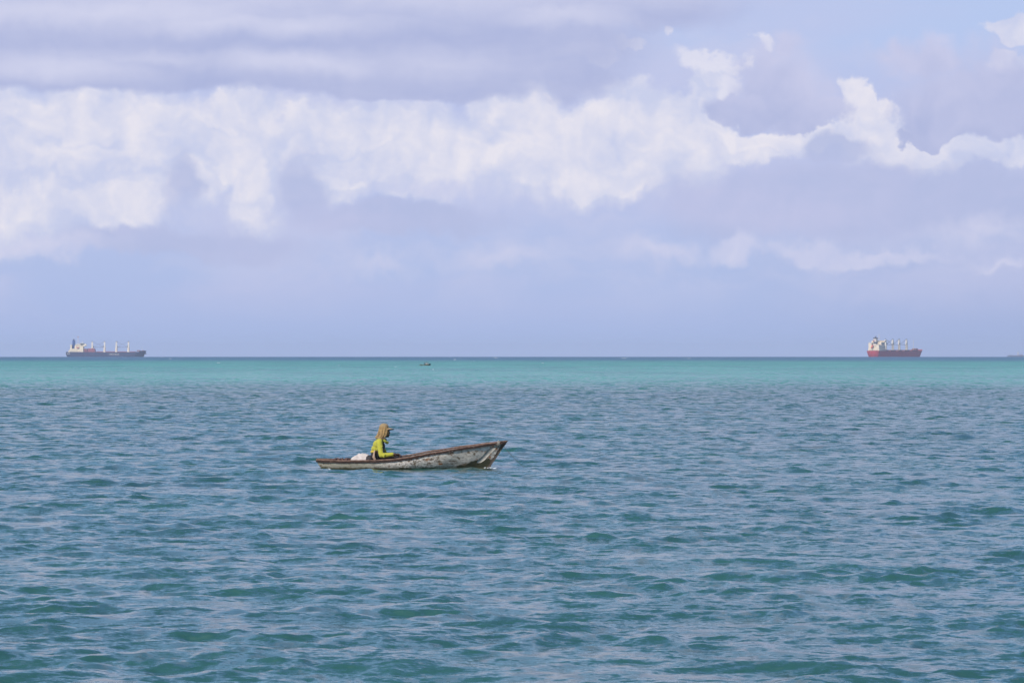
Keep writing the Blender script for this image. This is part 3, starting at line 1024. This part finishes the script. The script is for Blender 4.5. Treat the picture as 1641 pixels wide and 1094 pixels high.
# headscarf draped from the cap over the neck
def drape():
    # level: z, centre x, back reach, side reach, front reach, half opening (degrees)
    lev = [(.945, -.640, .045, .045, .055, 0), (.925, -.640, .078, .072, .082, 0), (.890, -.640, .100, .094, .100, 12), (.850, -.640, .112, .104, .118, 20),
           (.800, -.640, .122, .108, .124, 26), (.750, -.645, .133, .108, .126, 28), (.700, -.655, .140, .106, .124, 30), (.665, -.670, .148, .110, .112, 38), (.640, -.680, .150, .118, .112, 40)]
    N = 96
    vs, fs = [], []
    for li, (z, cx, bk, sd, fr, op) in enumerate(lev):
        for k in range(N + 1):
            a = R(op) + (2 * math.pi - 2 * R(op)) * k / N
            ca, sa = math.cos(a), math.sin(a)
            fold = 1 + (0.016 + 0.026 * max(0, li - 2) ** .75) * (math.sin(a * 13 + li * .35) * .7 + math.sin(a * 21 + 1.3 + li * .2) * .4)
            x = cx + (fr if ca > 0 else bk) * ca * fold
            y = sd * sa * fold
            vs.append((x, y, z + (.006 * math.sin(a * 9) if li == len(lev) - 1 else 0)))
    for li in range(len(lev) - 1):
        for k in range(N):
            a = li * (N + 1) + k
            fs.append((a, a + 1, a + N + 2, a + N + 1))
    n = len(vs); vs.append((-.640, 0, .952))
    for k in range(N):
        fs.append((n, k + 1, k))
    me = bpy.data.meshes.new('headscarf'); me.from_pydata(vs, [], fs); me.update()
    o = link('headscarf', me, M_SCARF, fisher, True)
    md = o.modifiers.new('Solidify', 'SOLIDIFY'); md.thickness = 0.008; md.offset = 0
    return o


drape()
cr = MB()
cr.ball((-.640, 0, .885), (.108, .099, .082), 28, 16)
capo = cr.build('cap', M_CAPC, fisher, True)
vs, fs = [], []
for i in range(7):
    for k in range(13):
        a = R(-62 + 124 * k / 12)
        rr = .100 + .115 * i / 6 * math.cos(a * 0.9)
        vs.append((-.640 + rr * math.cos(a), rr * .80 * math.sin(a), .862 - .030 * (i / 6) ** 1.3 - .02 * abs(math.sin(a)) ** 2))
for i in range(6):
    for k in range(12):
        a = i * 13 + k
        fs.append((a, a + 13, a + 14, a + 1))
me = bpy.data.meshes.new('visor'); me.from_pydata(vs, [], fs); me.update()
vis = link('visor', me, M_CAPC, fisher, True)
md = vis.modifiers.new('Solidify', 'SOLIDIFY'); md.thickness = 0.007; md.offset = 0
ve = MB()
ve.tube([(-.640 + (.216 * math.cos(R(a) * .9) if True else 0) * math.cos(R(a)) , .172 * math.sin(R(a)), .828 - .018 * abs(math.sin(R(a))) ** 2) for a in range(-50, 51, 10)], .0135, 8)
ve.build('visor_edge', M_BLACK, fisher, True)
# collar: scarf ends gathered round the neck and a loose fold on the chest
cl = MB()
cl.tube([(-.835, 0, .648), (-.81, -.09, .640), (-.75, -.125, .628), (-.67, -.115, .610), (-.615, -.06, .600), (-.60, 0, .598), (-.615, .06, .600), (-.67, .115, .610), (-.75, .125, .628), (-.81, .09, .640), (-.835, 0, .648)],
        [.020, .022, .026, .026, .026, .026, .026, .026, .026, .022, .020], 10)
cl.ball((-.725, 0, .628), (.095, .11, .028))
remeshed(cl, 'scarf_collar', .006, M_SCARF, fisher, 1)
hf = MB()
hf.tube([(-.66, -.105, .600), (-.61, -.085, .550), (-.565, -.03, .522), (-.560, .03, .522), (-.61, .085, .550), (-.66, .105, .600)], [.024, .032, .036, .036, .032, .024], 10)
hf.ball((-.625, 0, .560), (.055, .075, .035))
remeshed(hf, 'neck_fold', .006, cloth_material('olive_yellow_cloth', (0.40, 0.42, 0.04), (0.30, 0.30, 0.035)), fisher, 1)


# ------------------------------------------------------------------ ships on the horizon
def ship_mats(prefix, hull_c, deck_c, house_c, funnel_c, crane_c):
    sm = lambda n, c, v=.2, sc=.15: mat_simple(prefix + n, (*c, 1), 0.6, v, sc)
    return dict(hull=sm('_hull_paint', hull_c), deck=sm('_deck_paint', deck_c), house=sm('_house_paint', house_c, .12, .4),
                funnel=sm('_funnel_paint', funnel_c), crane=sm('_crane_paint', crane_c, .15, .5),
                glass=sm('_window_glass', (0.03, 0.035, 0.045)), white=sm('_white_paint', (0.76, 0.69, 0.57), .1),
                dark=sm('_dark_paint', (0.03, 0.035, 0.045)), wire=sm('_wire', (0.10, 0.10, 0.12)), red=sm('_red_paint', (0.30, 0.065, 0.075)),
                boat=sm('_lifeboat_paint', (0.70, 0.16, 0.08), .1))


def ship_hull(L, B, deck, sheer, bow_rise, rake, stern_round, overhang):
    """hull outline lofted from stern to stem; deck height grows at the forecastle"""
    NS, NV = 64, 8
    vs, fs = [], []
    rows = []
    for i in range(NS + 1):
        s = i / NS
        row = []
        for j in range(NV + 1):
            v = j / NV                                   # 0 at the deck edge, 1 under water
            top = deck + sheer * abs(2 * s - 1) ** 3 + bow_rise * (1 if s > .93 else (0 if s < .905 else (s - .905) / .025))
            z = top + (-4 - top) * v
            x = L * s
            x_end = (L - rake * min(1, v * 1.25))
            x_start = overhang * max(0, v - .35) * 1.5
            x = x_start + (x_end - x_start) * s
            # plan shape
            fb = 0.30 * (1 - 0.45 * (1 - v))             # fineness forward, fuller up at the deck
            h = 1.0
            if s > 1 - fb * .6:
                h = max(0.0, 1 - ((s - (1 - fb * .6)) / (fb * .6)) ** 2.1)
            if s < .10:
                h = min(h, (stern_round + (1 - stern_round) * math.sin(math.pi / 2 * s / .10)) * (1 - 0.35 * v * (1 - s / .10)))
            row.append((x, B / 2 * h, z))
        rows.append(row)
    for side in (-1, 1):
        base = len(vs)
        for row in rows:
            vs += [(x, side * y, z) for x, y, z in row]
        for i in range(NS):
            for j in range(NV):
                a = base + i * (NV + 1) + j
                q = (a, a + 1, a + NV + 2, a + NV + 1)
                fs.append(q if side == -1 else q[::-1])
    half = (NS + 1) * (NV + 1)
    for i in (0,):
        for j in range(NV):
            fs.append((j, half + j, half + j + 1, j + 1))
    me = bpy.data.meshes.new('hull'); me.from_pydata(vs, [], fs); me.update()
    # deck plate, a metre below the edge
    dv, df = [], []
    for row in rows:
        x, y, z = row[0]
        dv += [(x, -max(y - .15, 0), z - 1.0), (x, max(y - .15, 0), z - 1.0)]
    for i in range(NS):
        df.append((2 * i, 2 * i + 2, 2 * i + 3, 2 * i + 1))
    dm = bpy.data.meshes.new('deck'); dm.from_pydata(dv, [], df); dm.update()
    return me, dm


def crane(parent, M, x, z0, ztop, jib_to, jib_z, post=(2.6, 3.4), y=0.0, cab_side=-1):
    """deck crane: pedestal, slewing house, cab, jib and luffing wires; the wires belong to the crane"""
    mb = MB()
    mb.rod((x, y, z0 - 1), (x, y, z0 + 1.4), post[1] * .85, post[1] * .62, 14)
    mb.rod((x, y, z0 + 1.4), (x, y, jib_z - .6), post[1] * .5, post[1] * .5, 14)
    c = mb.build('crane', M['crane'], parent)
    hb = MB()
    w2 = post[0] / 2
    hb.box(x - w2, x + w2, y - w2, y + w2, jib_z - .8, ztop - 3.0, (0.2, 0.2, 0.2, 0.2))
    hb.box(x - w2 * .7, x + w2 * .7, y - w2 * .7, y + w2 * .7, ztop - 3.0, ztop - .8, (.3, .3, .3, .3))
    hb.build('crane_house', M['white'], c)
    MB().box(x - w2 * .8, x + w2 * .8, y - .5, y + .5, ztop - .8, ztop + .5).build('sheave_head', M['dark'], c)
    sgn = 1 if jib_to > x else -1
    MB().box(x + sgn * w2 - .1 * sgn if sgn > 0 else x - w2 - 1.0, x + w2 + 1.0 if sgn > 0 else x - w2 + .1, y - w2 - .9, y - w2 + .6, jib_z + 1.2, jib_z + 3.4).build('cab', M['glass'], c)
    jb = MB()
    for yy in (-1.0, 1.0):
        jb.tube([(x + sgn * w2, y + yy, jib_z), (jib_to, y + yy * .35, jib_z + .5)], [.34, .26], 6)
    n = 10
    for k in range(n):
        a, b2 = k / n, (k + 1) / n
        xa, xb = x + sgn * w2 + (jib_to - x - sgn * w2) * a, x + sgn * w2 + (jib_to - x - sgn * w2) * b2
        s_ = -1 if k % 2 else 1
        jb.rod((xa, y + s_ * (1 - .65 * a), jib_z + .5 * a), (xb, y - s_ * (1 - .65 * b2), jib_z + .5 * b2), .14, n=5)
    jb.rod((jib_to, y - .4, jib_z + .5), (jib_to, y + .4, jib_z + .5), .4, n=8)
    jo = jb.build('jib', M['wire'], c)
    wb = MB()
    for yy in (-.5, .5):
        wb.rod((x + sgn * .5, y + yy, ztop), (jib_to, y + yy * .6, jib_z + .7), .16, n=5)
    wb.build('luffing_wires', M['wire'], jo)
    return c


def mast(parent, M, x, y, z0, z1, r=.25, yards=()):
    mb = MB().rod((x, y, z0), (x, y, z1), r, r * .5, 8)
    for z, wd in yards:
        mb.rod((x, y - wd, z), (x, y + wd, z), r * .6, n=6)
        mb.rod((x - wd * .6, y, z), (x + wd * .6, y, z), r * .6, n=6)
    return mb.build('mast', M['crane'], parent)


def window_row(parent, M, x0, x1, n, y, z0, z1, w_, face='y'):
    """a row of windows; each window its own part, sharing one mesh"""
    src = None
    for k in range(n):
        c = x0 + (x1 - x0) * (k + .5) / n
        if src is None:
            me = (MB().box(-w_ / 2, w_ / 2, -.06, .06, 0, z1 - z0) if face == 'y' else MB().box(-.06, .06, -w_ / 2, w_ / 2, 0, z1 - z0)).mesh('window')
            src = me
        o = link('window', src, M['glass'], parent)
        o.location = (c, y, z0) if face == 'y' else (y, c, z0)


def rails(parent, M, pts, h=1.1):
    mb = MB()
    for (a, b2) in zip(pts[:-1], pts[1:]):
        for z in (h, h * .5):
            mb.rod((a[0], a[1], a[2] + z), (b2[0], b2[1], b2[2] + z), .05, n=4)
        n = max(1, int((Vector(b2) - Vector(a)).length / 3))
        for k in range(n + 1):
            p = Vector(a).lerp(Vector(b2), k / n)
            mb.rod(p, p + Vector((0, 0, h)), .05, n=4)
    return mb.build('railing', M['white'], parent)


def lettering(text, size, parent, mat, loc, rot, name='lettering'):
    cu = bpy.data.curves.new(name, 'FONT')
    cu.body = text; cu.size = size; cu.extrude = 0.04; cu.align_x = 'CENTER'
    o = bpy.data.objects.new(name + '_raw', cu); COL.objects.link(o)
    dg = bpy.context.evaluated_depsgraph_get(); dg.update()
    me = bpy.data.meshes.new_from_object(o.evaluated_get(dg))
    bpy.data.objects.remove(o, do_unlink=True)
    me.name = name; me.materials.clear()
    r = link(name, me, mat, parent)
    r.location = loc; r.rotation_euler = rot
    return r


def at_sea(px, dist):
    """place on the curved sea as far off as dist, in the direction the photograph shows"""
    return ((px - 820.5) / F * dist, dist, -dist * dist / (2 * EARTH))


# ---- navy ship on the left, seen side on, bow to the right
MA = ship_mats('navy_ship', (0.012, 0.020, 0.075), (0.20, 0.045, 0.045), (0.86, 0.72, 0.50), (0.015, 0.065, 0.24), (0.80, 0.70, 0.54))
LA = 190.5
navy = empty('cargo_ship', at_sea(106.3, 9132), (0, 0, R(0)))
tag(navy, 'dark navy hulled cargo ship with tall blue funnel and four cranes, bow to the right', 'ship', 'cargo ships anchored on the horizon')
hm_, dm_ = ship_hull(LA, 30, 12.2, 0.5, 2.6, 7.5, .62, 5.0)
link('hull', hm_, MA['hull'], navy, True)
link('deck', dm_, MA['deck'], navy)
# aft house: two broad decks, the tall block with its bridge and wings
hs = MB()
hs.box(6.5, 33, -13, 13, 11.2, 16.0); hs.box(9, 31, -12, 12, 16.0, 20.2, (.2, .2, .2, .2))
hs.box(24, 41.5, -12, 12, 11.2, 20.2)
hs.box(22.5, 35, -11, 11, 20.2, 31.0); hs.box(35, 41.5, -11.5, 11.5, 20.2, 32.5)
hs.box(10.5, 14, -10, 10, 20.2, 29.5)
hs.box(20.5, 24, -6, 6, 20.2, 27)
house = hs.build('superstructure', MA['house'], navy)
for z in (13.2, 17.3):
    window_row(house, MA, 9, 30, 7, -13.06 if z < 16 else -12.06, z, z + 1.3, 1.1)
for z in (22.0, 25.0, 28.0):
    window_row(house, MA, 24, 34, 4, -11.06, z, z + 1.2, 1.2)
window_row(house, MA, 35.5, 41, 4, -11.56, 29.6, 31.0, 1.0)
bw = MB()
bw.box(33, 42.5, -16, 16, 32.5, 33.3); bw.box(41.5, 50, -13.5, -5.5, 27.5, 31.5, (.0, 2.2, .3, .3)); bw.box(41.5, 46, -14, 14, 26.0, 27.4)
bw.build('bridge_deck', MA['house'], navy)
rails(navy, MA, [(6.8, -12.8, 16.0), (22, -12.8, 16.0)])
fu = MB()
fu.box(14.6, 21.2, -4.5, 4.5, 18.0, 40.5, (.4, .6, .4, .4))
fun = fu.build('funnel', MA['funnel'], navy)
MB().rod((18.1, -1.2, 40.3), (18.1, -1.2, 43.6), .9, .8, 10).rod((18.1, 1.2, 40.3), (18.1, 1.2, 43.2), .9, .8, 10).rod((16.4, 0, 40.3), (16.4, 0, 42.2), .6, .5, 8).build('exhaust_pipes', MA['dark'], fun)
mo = mast(navy, MA, 27.8, 0, 31.0, 51.5, .42, ((41, 2.4), (46, 1.6)))
MB().box(26.3, 29.3, -.08, .08, 46.8, 48.8).build('flag', MA['red'], mo)
mast(navy, MA, 38.5, 0, 33.2, 38.0, .3, ((36, 1.8),))
# lifeboat in its davits on the near side
lb = MB().ball((28.5, -13.6, 22.6), (3.4, 1.3, 1.3), 14, 9)
lb.build('lifeboat', MA['boat'], navy, True)
# red hatch coamings and stacked covers before the house
hc = MB()
hc.box(43, 52, -11, 11, 11.5, 20.0, (0, 1.5, .5, .5))
hc.build('hatch_cover', MA['deck'], navy)
MB().box(52.5, 70, -12, 12, 11.5, 20.8, (.3, 2.6, .6, .6)).build('hatch_cover', MA['red'], navy)
for a, b2 in ((73, 88), (94, 116), (122, 144), (151, 165)):
    MB().box(a, b2, -11, 11, 11.2, 13.6, (.3, .3, .3, .3)).build('hatch_cover', MA['red'], navy)
MB().box(168, 176, -8, 8, 14.0, 16.4, (.4, .4, .4, .4)).build('forecastle_house', MA['deck'], navy)
MB().box(180, 187, -3.4, 3.4, 14.2, 16.3, (.4, 1.6, .4, .4)).build('windlass', MA['deck'], navy)
for x, to in ((61.7, 90.0), (91.0, 63.0), (119.0, 147.0), (147.8, 120.5)):
    crane(navy, MA, x, 12.2, 37.2, to, 23.4, (4.0, 5.6))
mast(navy, MA, 180, 0, 13.5, 26, .28, ((22, 1.6),))
MB().box(187.2, 190.4, -1.1, 1.1, 7.2, 9.6, (.5, .2, .2, .2)).rod((188.8, 0, 9.3), (188.8, 0, 12.2), .35, n=6).build('anchor', MA['dark'], navy)
lettering('PACTRAN', 5.0, navy, MA['white'], (115.6, -15.12, 5.2), (R(90), 0, 0))
nm = MB()
for k, (a, h) in enumerate(((2.9, 1.6), (4.1, 2.0), (5.4, 1.5), (7.6, 2.0), (8.9, 1.6))):
    nm.box(a, a + .8, -11.6 - .32 * a, -11.4 - .32 * a, 7.4, 7.4 + h)
nmo = nm.build('name_strokes', MA['white'], navy)
nmo['kind'] = 'stuff'

# ---- red ship on the right, stern quarter towards us, bow away to the right
MR = ship_mats('red_ship', (0.52, 0.040, 0.055), (0.17, 0.05, 0.05), (0.78, 0.64, 0.46), (0.70, 0.60, 0.50), (0.76, 0.66, 0.50))
red = empty('cargo_ship', at_sea(1398.6, 7630), (0, 0, R(54.6)))
tag(red, 'red hulled cargo ship seen from its stern quarter, with cream house and four cranes', 'ship', 'cargo ships anchored on the horizon')
hm_, dm_ = ship_hull(190, 29.5, 11.6, 0.8, 2.6, 6.0, .93, 3.0)
link('hull', hm_, MR['hull'], red, True)
link('deck', dm_, MR['deck'], red)
hs = MB()
hs.box(4, 30, -12.6, 12.6, 10.6, 16.5)
hs.box(8, 29, -11.8, 11.8, 16.5, 22.5)
hs.box(15, 29, -11, 11, 22.5, 29.5)
hs.box(4, 13, 5, 12, 16.5, 28.0); hs.box(4, 11, -12, -6, 16.5, 24.5)
house = hs.build('superstructure', MR['house'], red)
for z in (12.6, 18.4):
    window_row(house, MR, -11, 11, 8, 3.94 if z < 16 else 7.94, z, z + 1.2, 1.1, 'x')
for z in (12.6, 18.4, 24.6):
    yy = -12.66 if z < 16 else (-11.86 if z < 22 else -11.06)
    window_row(house, MR, 16, 28, 5, yy, z, z + 1.2, 1.1)
bw = MB()
bw.box(21, 28.5, -15, 15, 29.5, 32.6, (.2, .6, .2, .2)); bw.box(20, 29, -15.2, 15.2, 29.3, 30.0)
bw.build('bridge_deck', MR['house'], red)
window_row(red, MR, -13, 13, 9, 20.95, 30.6, 31.9, 1.6, 'x')
fu = MB(); fu.box(7.5, 14.5, -3.4, 3.4, 22.0, 36.2, (.4, .8, .3, .3))
fun = fu.build('funnel', MR['funnel'], red)
MB().box(7.8, 14.0, -3.6, 3.6, 36.2, 38.2).rod((11, -1, 38.2), (11, -1, 41.6), 1.0, .6, 8).rod((11, 1.1, 38.2), (11, 1.1, 40.4), .8, .6, 8).build('funnel_top', MR['dark'], fun)
MB().box(7.2, 9.5, -5.4, 2.2, 26.5, 30.0).build('engine_vent', MR['dark'], red)
MB().box(7.3, 7.6, 0.6, 3.2, 30.5, 33.5).build('funnel_mark', MR['red'], fun)
# free-fall lifeboat on its sloping ramp at the stern
fl_ = MB().ball((3.6, 3.6, 20.4), (5.0, 1.9, 2.2), 16, 10, rot=R(-38))
fl_.build('lifeboat', MR['boat'], red, True)
MB().rod((0.8, 2.6, 15.0), (7.5, 2.6, 20.8), .35, n=6).rod((0.8, 4.6, 15.0), (7.5, 4.6, 20.8), .35, n=6).rod((1.5, 2.6, 11), (1.5, 2.6, 15.8), .3, n=6).rod((1.5, 4.6, 11), (1.5, 4.6, 15.8), .3, n=6).build('lifeboat_ramp', MR['crane'], red)
rails(red, MR, [(.6, 12, 10.9), (.6, -12, 10.9)], 1.3)
rails(red, MR, [(8.1, 11.6, 22.5), (8.1, -11.6, 22.5)], 1.3)
mast(red, MR, 24.5, 0, 32.6, 46.5, .38, ((38, 3.0), (42, 1.8)))
mast(red, MR, 5.5, 10.5, 28.0, 32.5, .25, ((30, 1.4),))
for x, to in ((51, 78), (80, 54), (105.6, 82), (135.5, 108)):
    crane(red, MR, x, 12.4, 35.6, to, 24.2, (3.6, 5.0))
for a, b2 in ((34, 46), (56, 75), (85, 100), (111, 130), (141, 158)):
    MB().box(a, b2, -10, 10, 10.8, 14.0, (.3, .3, .3, .3)).build('hatch_cover', MR['deck'], red)
MB().box(166, 174, -5, 5, 13.4, 17.0, (.5, .5, .5, .5)).build('windlass', MR['deck'], red)
mast(red, MR, 164, 0, 13.4, 36.0, .32, ((31, 1.6),))

# ---- grey ship far off at the right edge, mostly below the horizon
MG = ship_mats('far_ship', (0.06, 0.07, 0.13), (0.10, 0.07, 0.08), (0.6, 0.55, 0.5), (0.2, 0.1, 0.12), (0.5, 0.42, 0.42))
far = empty('cargo_ship', at_sea(1614.8, 15500), (0, 0, 0))
tag(far, 'faint grey cargo ship low on the horizon at the right edge of the sea', 'ship', 'cargo ships anchored on the horizon')
hm_, dm_ = ship_hull(200, 30, 12.6, 0.4, 0.0, 5.0, .7, 4.0)
link('hull', hm_, MG['hull'], far, True)
link('deck', dm_, MG['deck'], far)
for a, b2, h in ((8, 16, 14.6), (20, 38, 13.8), (46, 60, 15.5), (66, 90, 16.5), (96, 130, 16.5), (136, 160, 16.5)):
    MB().box(a, b2, -11, 11, 11.8, h).build('hatch_cover', MG['deck'], far)
for x, to in ((42, 62), (92, 70), (132, 110)):
    crane(far, MG, x, 12.2, 28.0, to, 20.0, (3.2, 4.4))
MB().box(165, 190, -13, 13, 12, 30).box(168, 180, -15, 15, 30, 33).build('superstructure', MG['house'], far)
MB().box(182, 189, -4, 4, 30, 38, (.5, .5, .5, .5)).build('funnel', MG['funnel'], far)

# ---- small motorless boat with three people, far out over the pale water
M_SB = mat_simple('small_boat_wood', (0.22, 0.20, 0.13, 1), 0.8, scale=4, c2=(0.10, 0.11, 0.08, 1))
M_SBD = mat_simple('small_boat_dark', (0.02, 0.025, 0.03, 1), 0.7)
small = empty('rowing_boat', at_sea(672.2, 835), (0, 0, R(0)))
tag(small, 'tiny distant wooden boat carrying three people over the turquoise water', 'boat')


def small_hull(name, mat, s0, s1, grow):
    vs, fs = [], []
    n = 20
    for i in range(n + 1):
        s = s0 + (s1 - s0) * i / n
        x = 2.42 * s
        top = .15 + .05 * s + .24 * max(0, (s - .55) / .45) ** 1.6
        hb = grow + .40 * math.sin(math.pi * min(max(.06 + .86 * s, 0), 1)) ** .6 * (1 if s < .7 else max(.05, 1 - ((s - .7) / .3) ** 2))
        for side in (-1, 1):
            vs += [(x, side * hb, top + grow), (x - .03 * s, side * hb * .8, .02), (x - .16 * s * s, side * .01, -.12)]
    for i in range(n):
        a = i * 6
        fs += [(a, a + 1, a + 7, a + 6), (a + 1, a + 2, a + 8, a + 7), (a + 3, a + 9, a + 10, a + 4), (a + 4, a + 10, a + 11, a + 5)]
        if grow:
            fs.append((a, a + 6, a + 9, a + 3))
    fs += [(0, 3, 4, 1), (1, 4, 5, 2)]
    e = n * 6
    fs += [(e, e + 1, e + 4, e + 3), (e + 1, e + 2, e + 5, e + 4)]
    me = bpy.data.meshes.new(name); me.from_pydata(vs, [], fs); me.update()
    o = link(name, me, mat, small)
    md = o.modifiers.new('Solidify', 'SOLIDIFY'); md.thickness = .02
    return o


small_hull('hull', M_SB, 0.0, 1.0, 0.0)
small_hull('bow', M_SBD, 0.80, 1.004, 0.02)
for x in (1.15, 1.6, 1.95):
    MB().box(x - .08, x + .08, -.33, .33, .10, .13).build('thwart', M_SB, small)
MB().tube([(.1, -.35, .24), (.5, -.45, .17), (.85, -.5, .1)], .03, 6).build('oar', M_SB, small)


def small_person(x, y, cloth_col, label, lean, cap):
    """seated figure, knees drawn up, hands on the knees"""
    k = 0.80
    b = MB()
    P_ = lambda a, q, c: (a * k, q * k, c * k)
    b.ball(P_(0, 0, .10), (.13 * k, .17 * k, .12 * k)); b.ball(P_(.01 + lean * .3, 0, .30), (.11 * k, .15 * k, .15 * k)); b.ball(P_(.02 + lean * .6, 0, .44), (.115 * k, .18 * k, .12 * k))
    b.limb([(P_(.02 + lean * .7, 0, .52), .055 * k), (P_(.03 + lean * .85, 0, .62), .05 * k)])
    b.ball(P_(.04 + lean, 0, .72), (.095 * k, .078 * k, .11 * k)); b.ball(P_(.075 + lean, 0, .67), (.05 * k, .05 * k, .06 * k)); b.ball(P_(.135 + lean, 0, .70), .016 * k)
    for s in (-1, 1):
        b.ball(P_(.03 + lean, s * .08, .70), (.02 * k, .012 * k, .03 * k))
        b.limb([(P_(.02 + lean * .6, s * .18, .49), .05 * k), (P_(.06, s * .24, .28), .042 * k), (P_(.28, s * .18, .25), .033 * k)])
        b.limb([(P_(.29, s * .18, .25), .033 * k), (P_(.36, s * .16, .24), .03 * k)])
        for q in range(4):
            b.limb([(P_(.36, s * (.13 + .018 * q), .24), .010 * k), (P_(.41, s * (.13 + .018 * q), .22), .009 * k)])
        b.limb([(P_(0, s * .09, .08), .085 * k), (P_(.36, s * .14, .20), .06 * k), (P_(.46, s * .13, -.05), .042 * k), (P_(.56, s * .13, -.07), .03 * k)])
    root = empty('person', Vector(small.location) + Vector((x, y, .09)))
    tag(root, label, 'person', 'people in the small distant boat')
    remeshed(b, 'body', .014, M_SKIN, root, 1)
    c = MB()
    c.ball(P_(.01 + lean * .3, 0, .28), (.13 * k, .17 * k, .17 * k)); c.ball(P_(.02 + lean * .6, 0, .44), (.135 * k, .20 * k, .125 * k))
    for s in (-1, 1):
        c.limb([(P_(.02 + lean * .6, s * .18, .49), .066 * k), (P_(.06, s * .24, .28), .056 * k)])
    remeshed(c, 'shirt', .016, cloth_col, root, 1)
    if cap is not None:
        MB().ball(P_(.03 + lean, 0, .765), (.112 * k, .098 * k, .075 * k)).ball(P_(.13 + lean, 0, .765), (.06 * k, .06 * k, .012 * k)).build('cap', cap, root, True)


C_PINK = cloth_material('pale_pink_cloth', (0.62, 0.52, 0.50), (0.55, 0.45, 0.43))
C_NAVY = cloth_material('navy_cloth', (0.03, 0.04, 0.08), (0.02, 0.03, 0.06))
C_GREY = cloth_material('grey_cloth', (0.40, 0.40, 0.33), (0.33, 0.33, 0.26))
small_person(1.14, 0.05, C_NAVY, 'aftmost of three tiny people in the distant boat, in dark clothing', .02, None)
small_person(1.46, -.02, C_PINK, 'middle one of three tiny people in the distant boat, in a pale shirt', .05, C_NAVY)
small_person(1.84, 0.04, C_GREY, 'foremost of three tiny people in the distant boat, in a greyish shirt', -.02, C_NAVY)

# ---- small breaking crests far out
M_FOAM = mat_simple('sea_foam', (0.80, 0.84, 0.86, 1), 0.9, scale=8)
foam = MB()
for px, py, wd in ((273, 574.8, 5), (350, 581.6, 6), (543, 586, 2.6), (634, 588.3, 3), (694, 592.4, 2.2), (729, 576.3, 5), (795, 573.4, 5), (870, 582, 4), (1000, 574.2, 8), (1104, 574.5, 5), (760, 579, 2)):
    e = (py - 566) / F
    d = (e - math.sqrt(max(e * e - 2 * CAM_H / EARTH, 0))) * EARTH
    if d < 100 or e * e < 2 * CAM_H / EARTH:
        d = 3500
    x, y, z = at_sea(px, d)
    wm = wd * d / F
    for k in range(9):
        u = (k - 4) / 4.5
        foam.ball((x + u * wm * .5 + rnd.uniform(-.06, .06) * wm, y + rnd.uniform(-.8, .8), z + .03 + rnd.uniform(0, .05)), (wm * rnd.uniform(.08, .16), rnd.uniform(.2, .5), (.03 + .10 * min(wm, 2.0) * rnd.uniform(.2, 1.0)) * (1 - u * u * .8)), 9, 6)
for k in range(10):                                   # a little broken water at the bow and the transom
    foam.ball((BOAT_XY[0] + rnd.uniform(1.66, 1.98), BOAT_XY[1] + rnd.uniform(-.22, .0), -.035 + rnd.uniform(-.01, .018)), (rnd.uniform(.012, .032), .02, rnd.uniform(.003, .008)), 8, 5)
for k in range(6):
    foam.ball((BOAT_XY[0] - rnd.uniform(1.75, 2.05), BOAT_XY[1] + rnd.uniform(-.30, -.1), -.045 + rnd.uniform(-.01, .01)), (rnd.uniform(.02, .06), .03, rnd.uniform(.004, .010)), 8, 5)
fo = foam.build('foam', M_FOAM, None, True)
tag(fo, kind='stuff')

# ------------------------------------------------------------------ sea air
HAZE = True
if HAZE:
    hz = MB().box(-18600, 18600, -18600, 18600, -29.0, 47.0).build('haze')
    tag(hz, kind='stuff')
    hm2 = bpy.data.materials.new('sea_air'); hm2.use_nodes = True
    hm2.node_tree.nodes.clear()
    tt = NT(hm2.node_tree)
    vo = tt.n('ShaderNodeVolumePrincipled')
    vo.inputs['Color'].default_value = (0.72, 0.82, 1.0, 1.0)
    vo.inputs['Density'].default_value = 4.6e-5
    vo.inputs['Anisotropy'].default_value = 0.0
    oo = tt.n('ShaderNodeOutputMaterial')
    hm2.node_tree.links.new(vo.outputs[0], oo.inputs['Volume'])
    hz.data.materials.append(hm2)
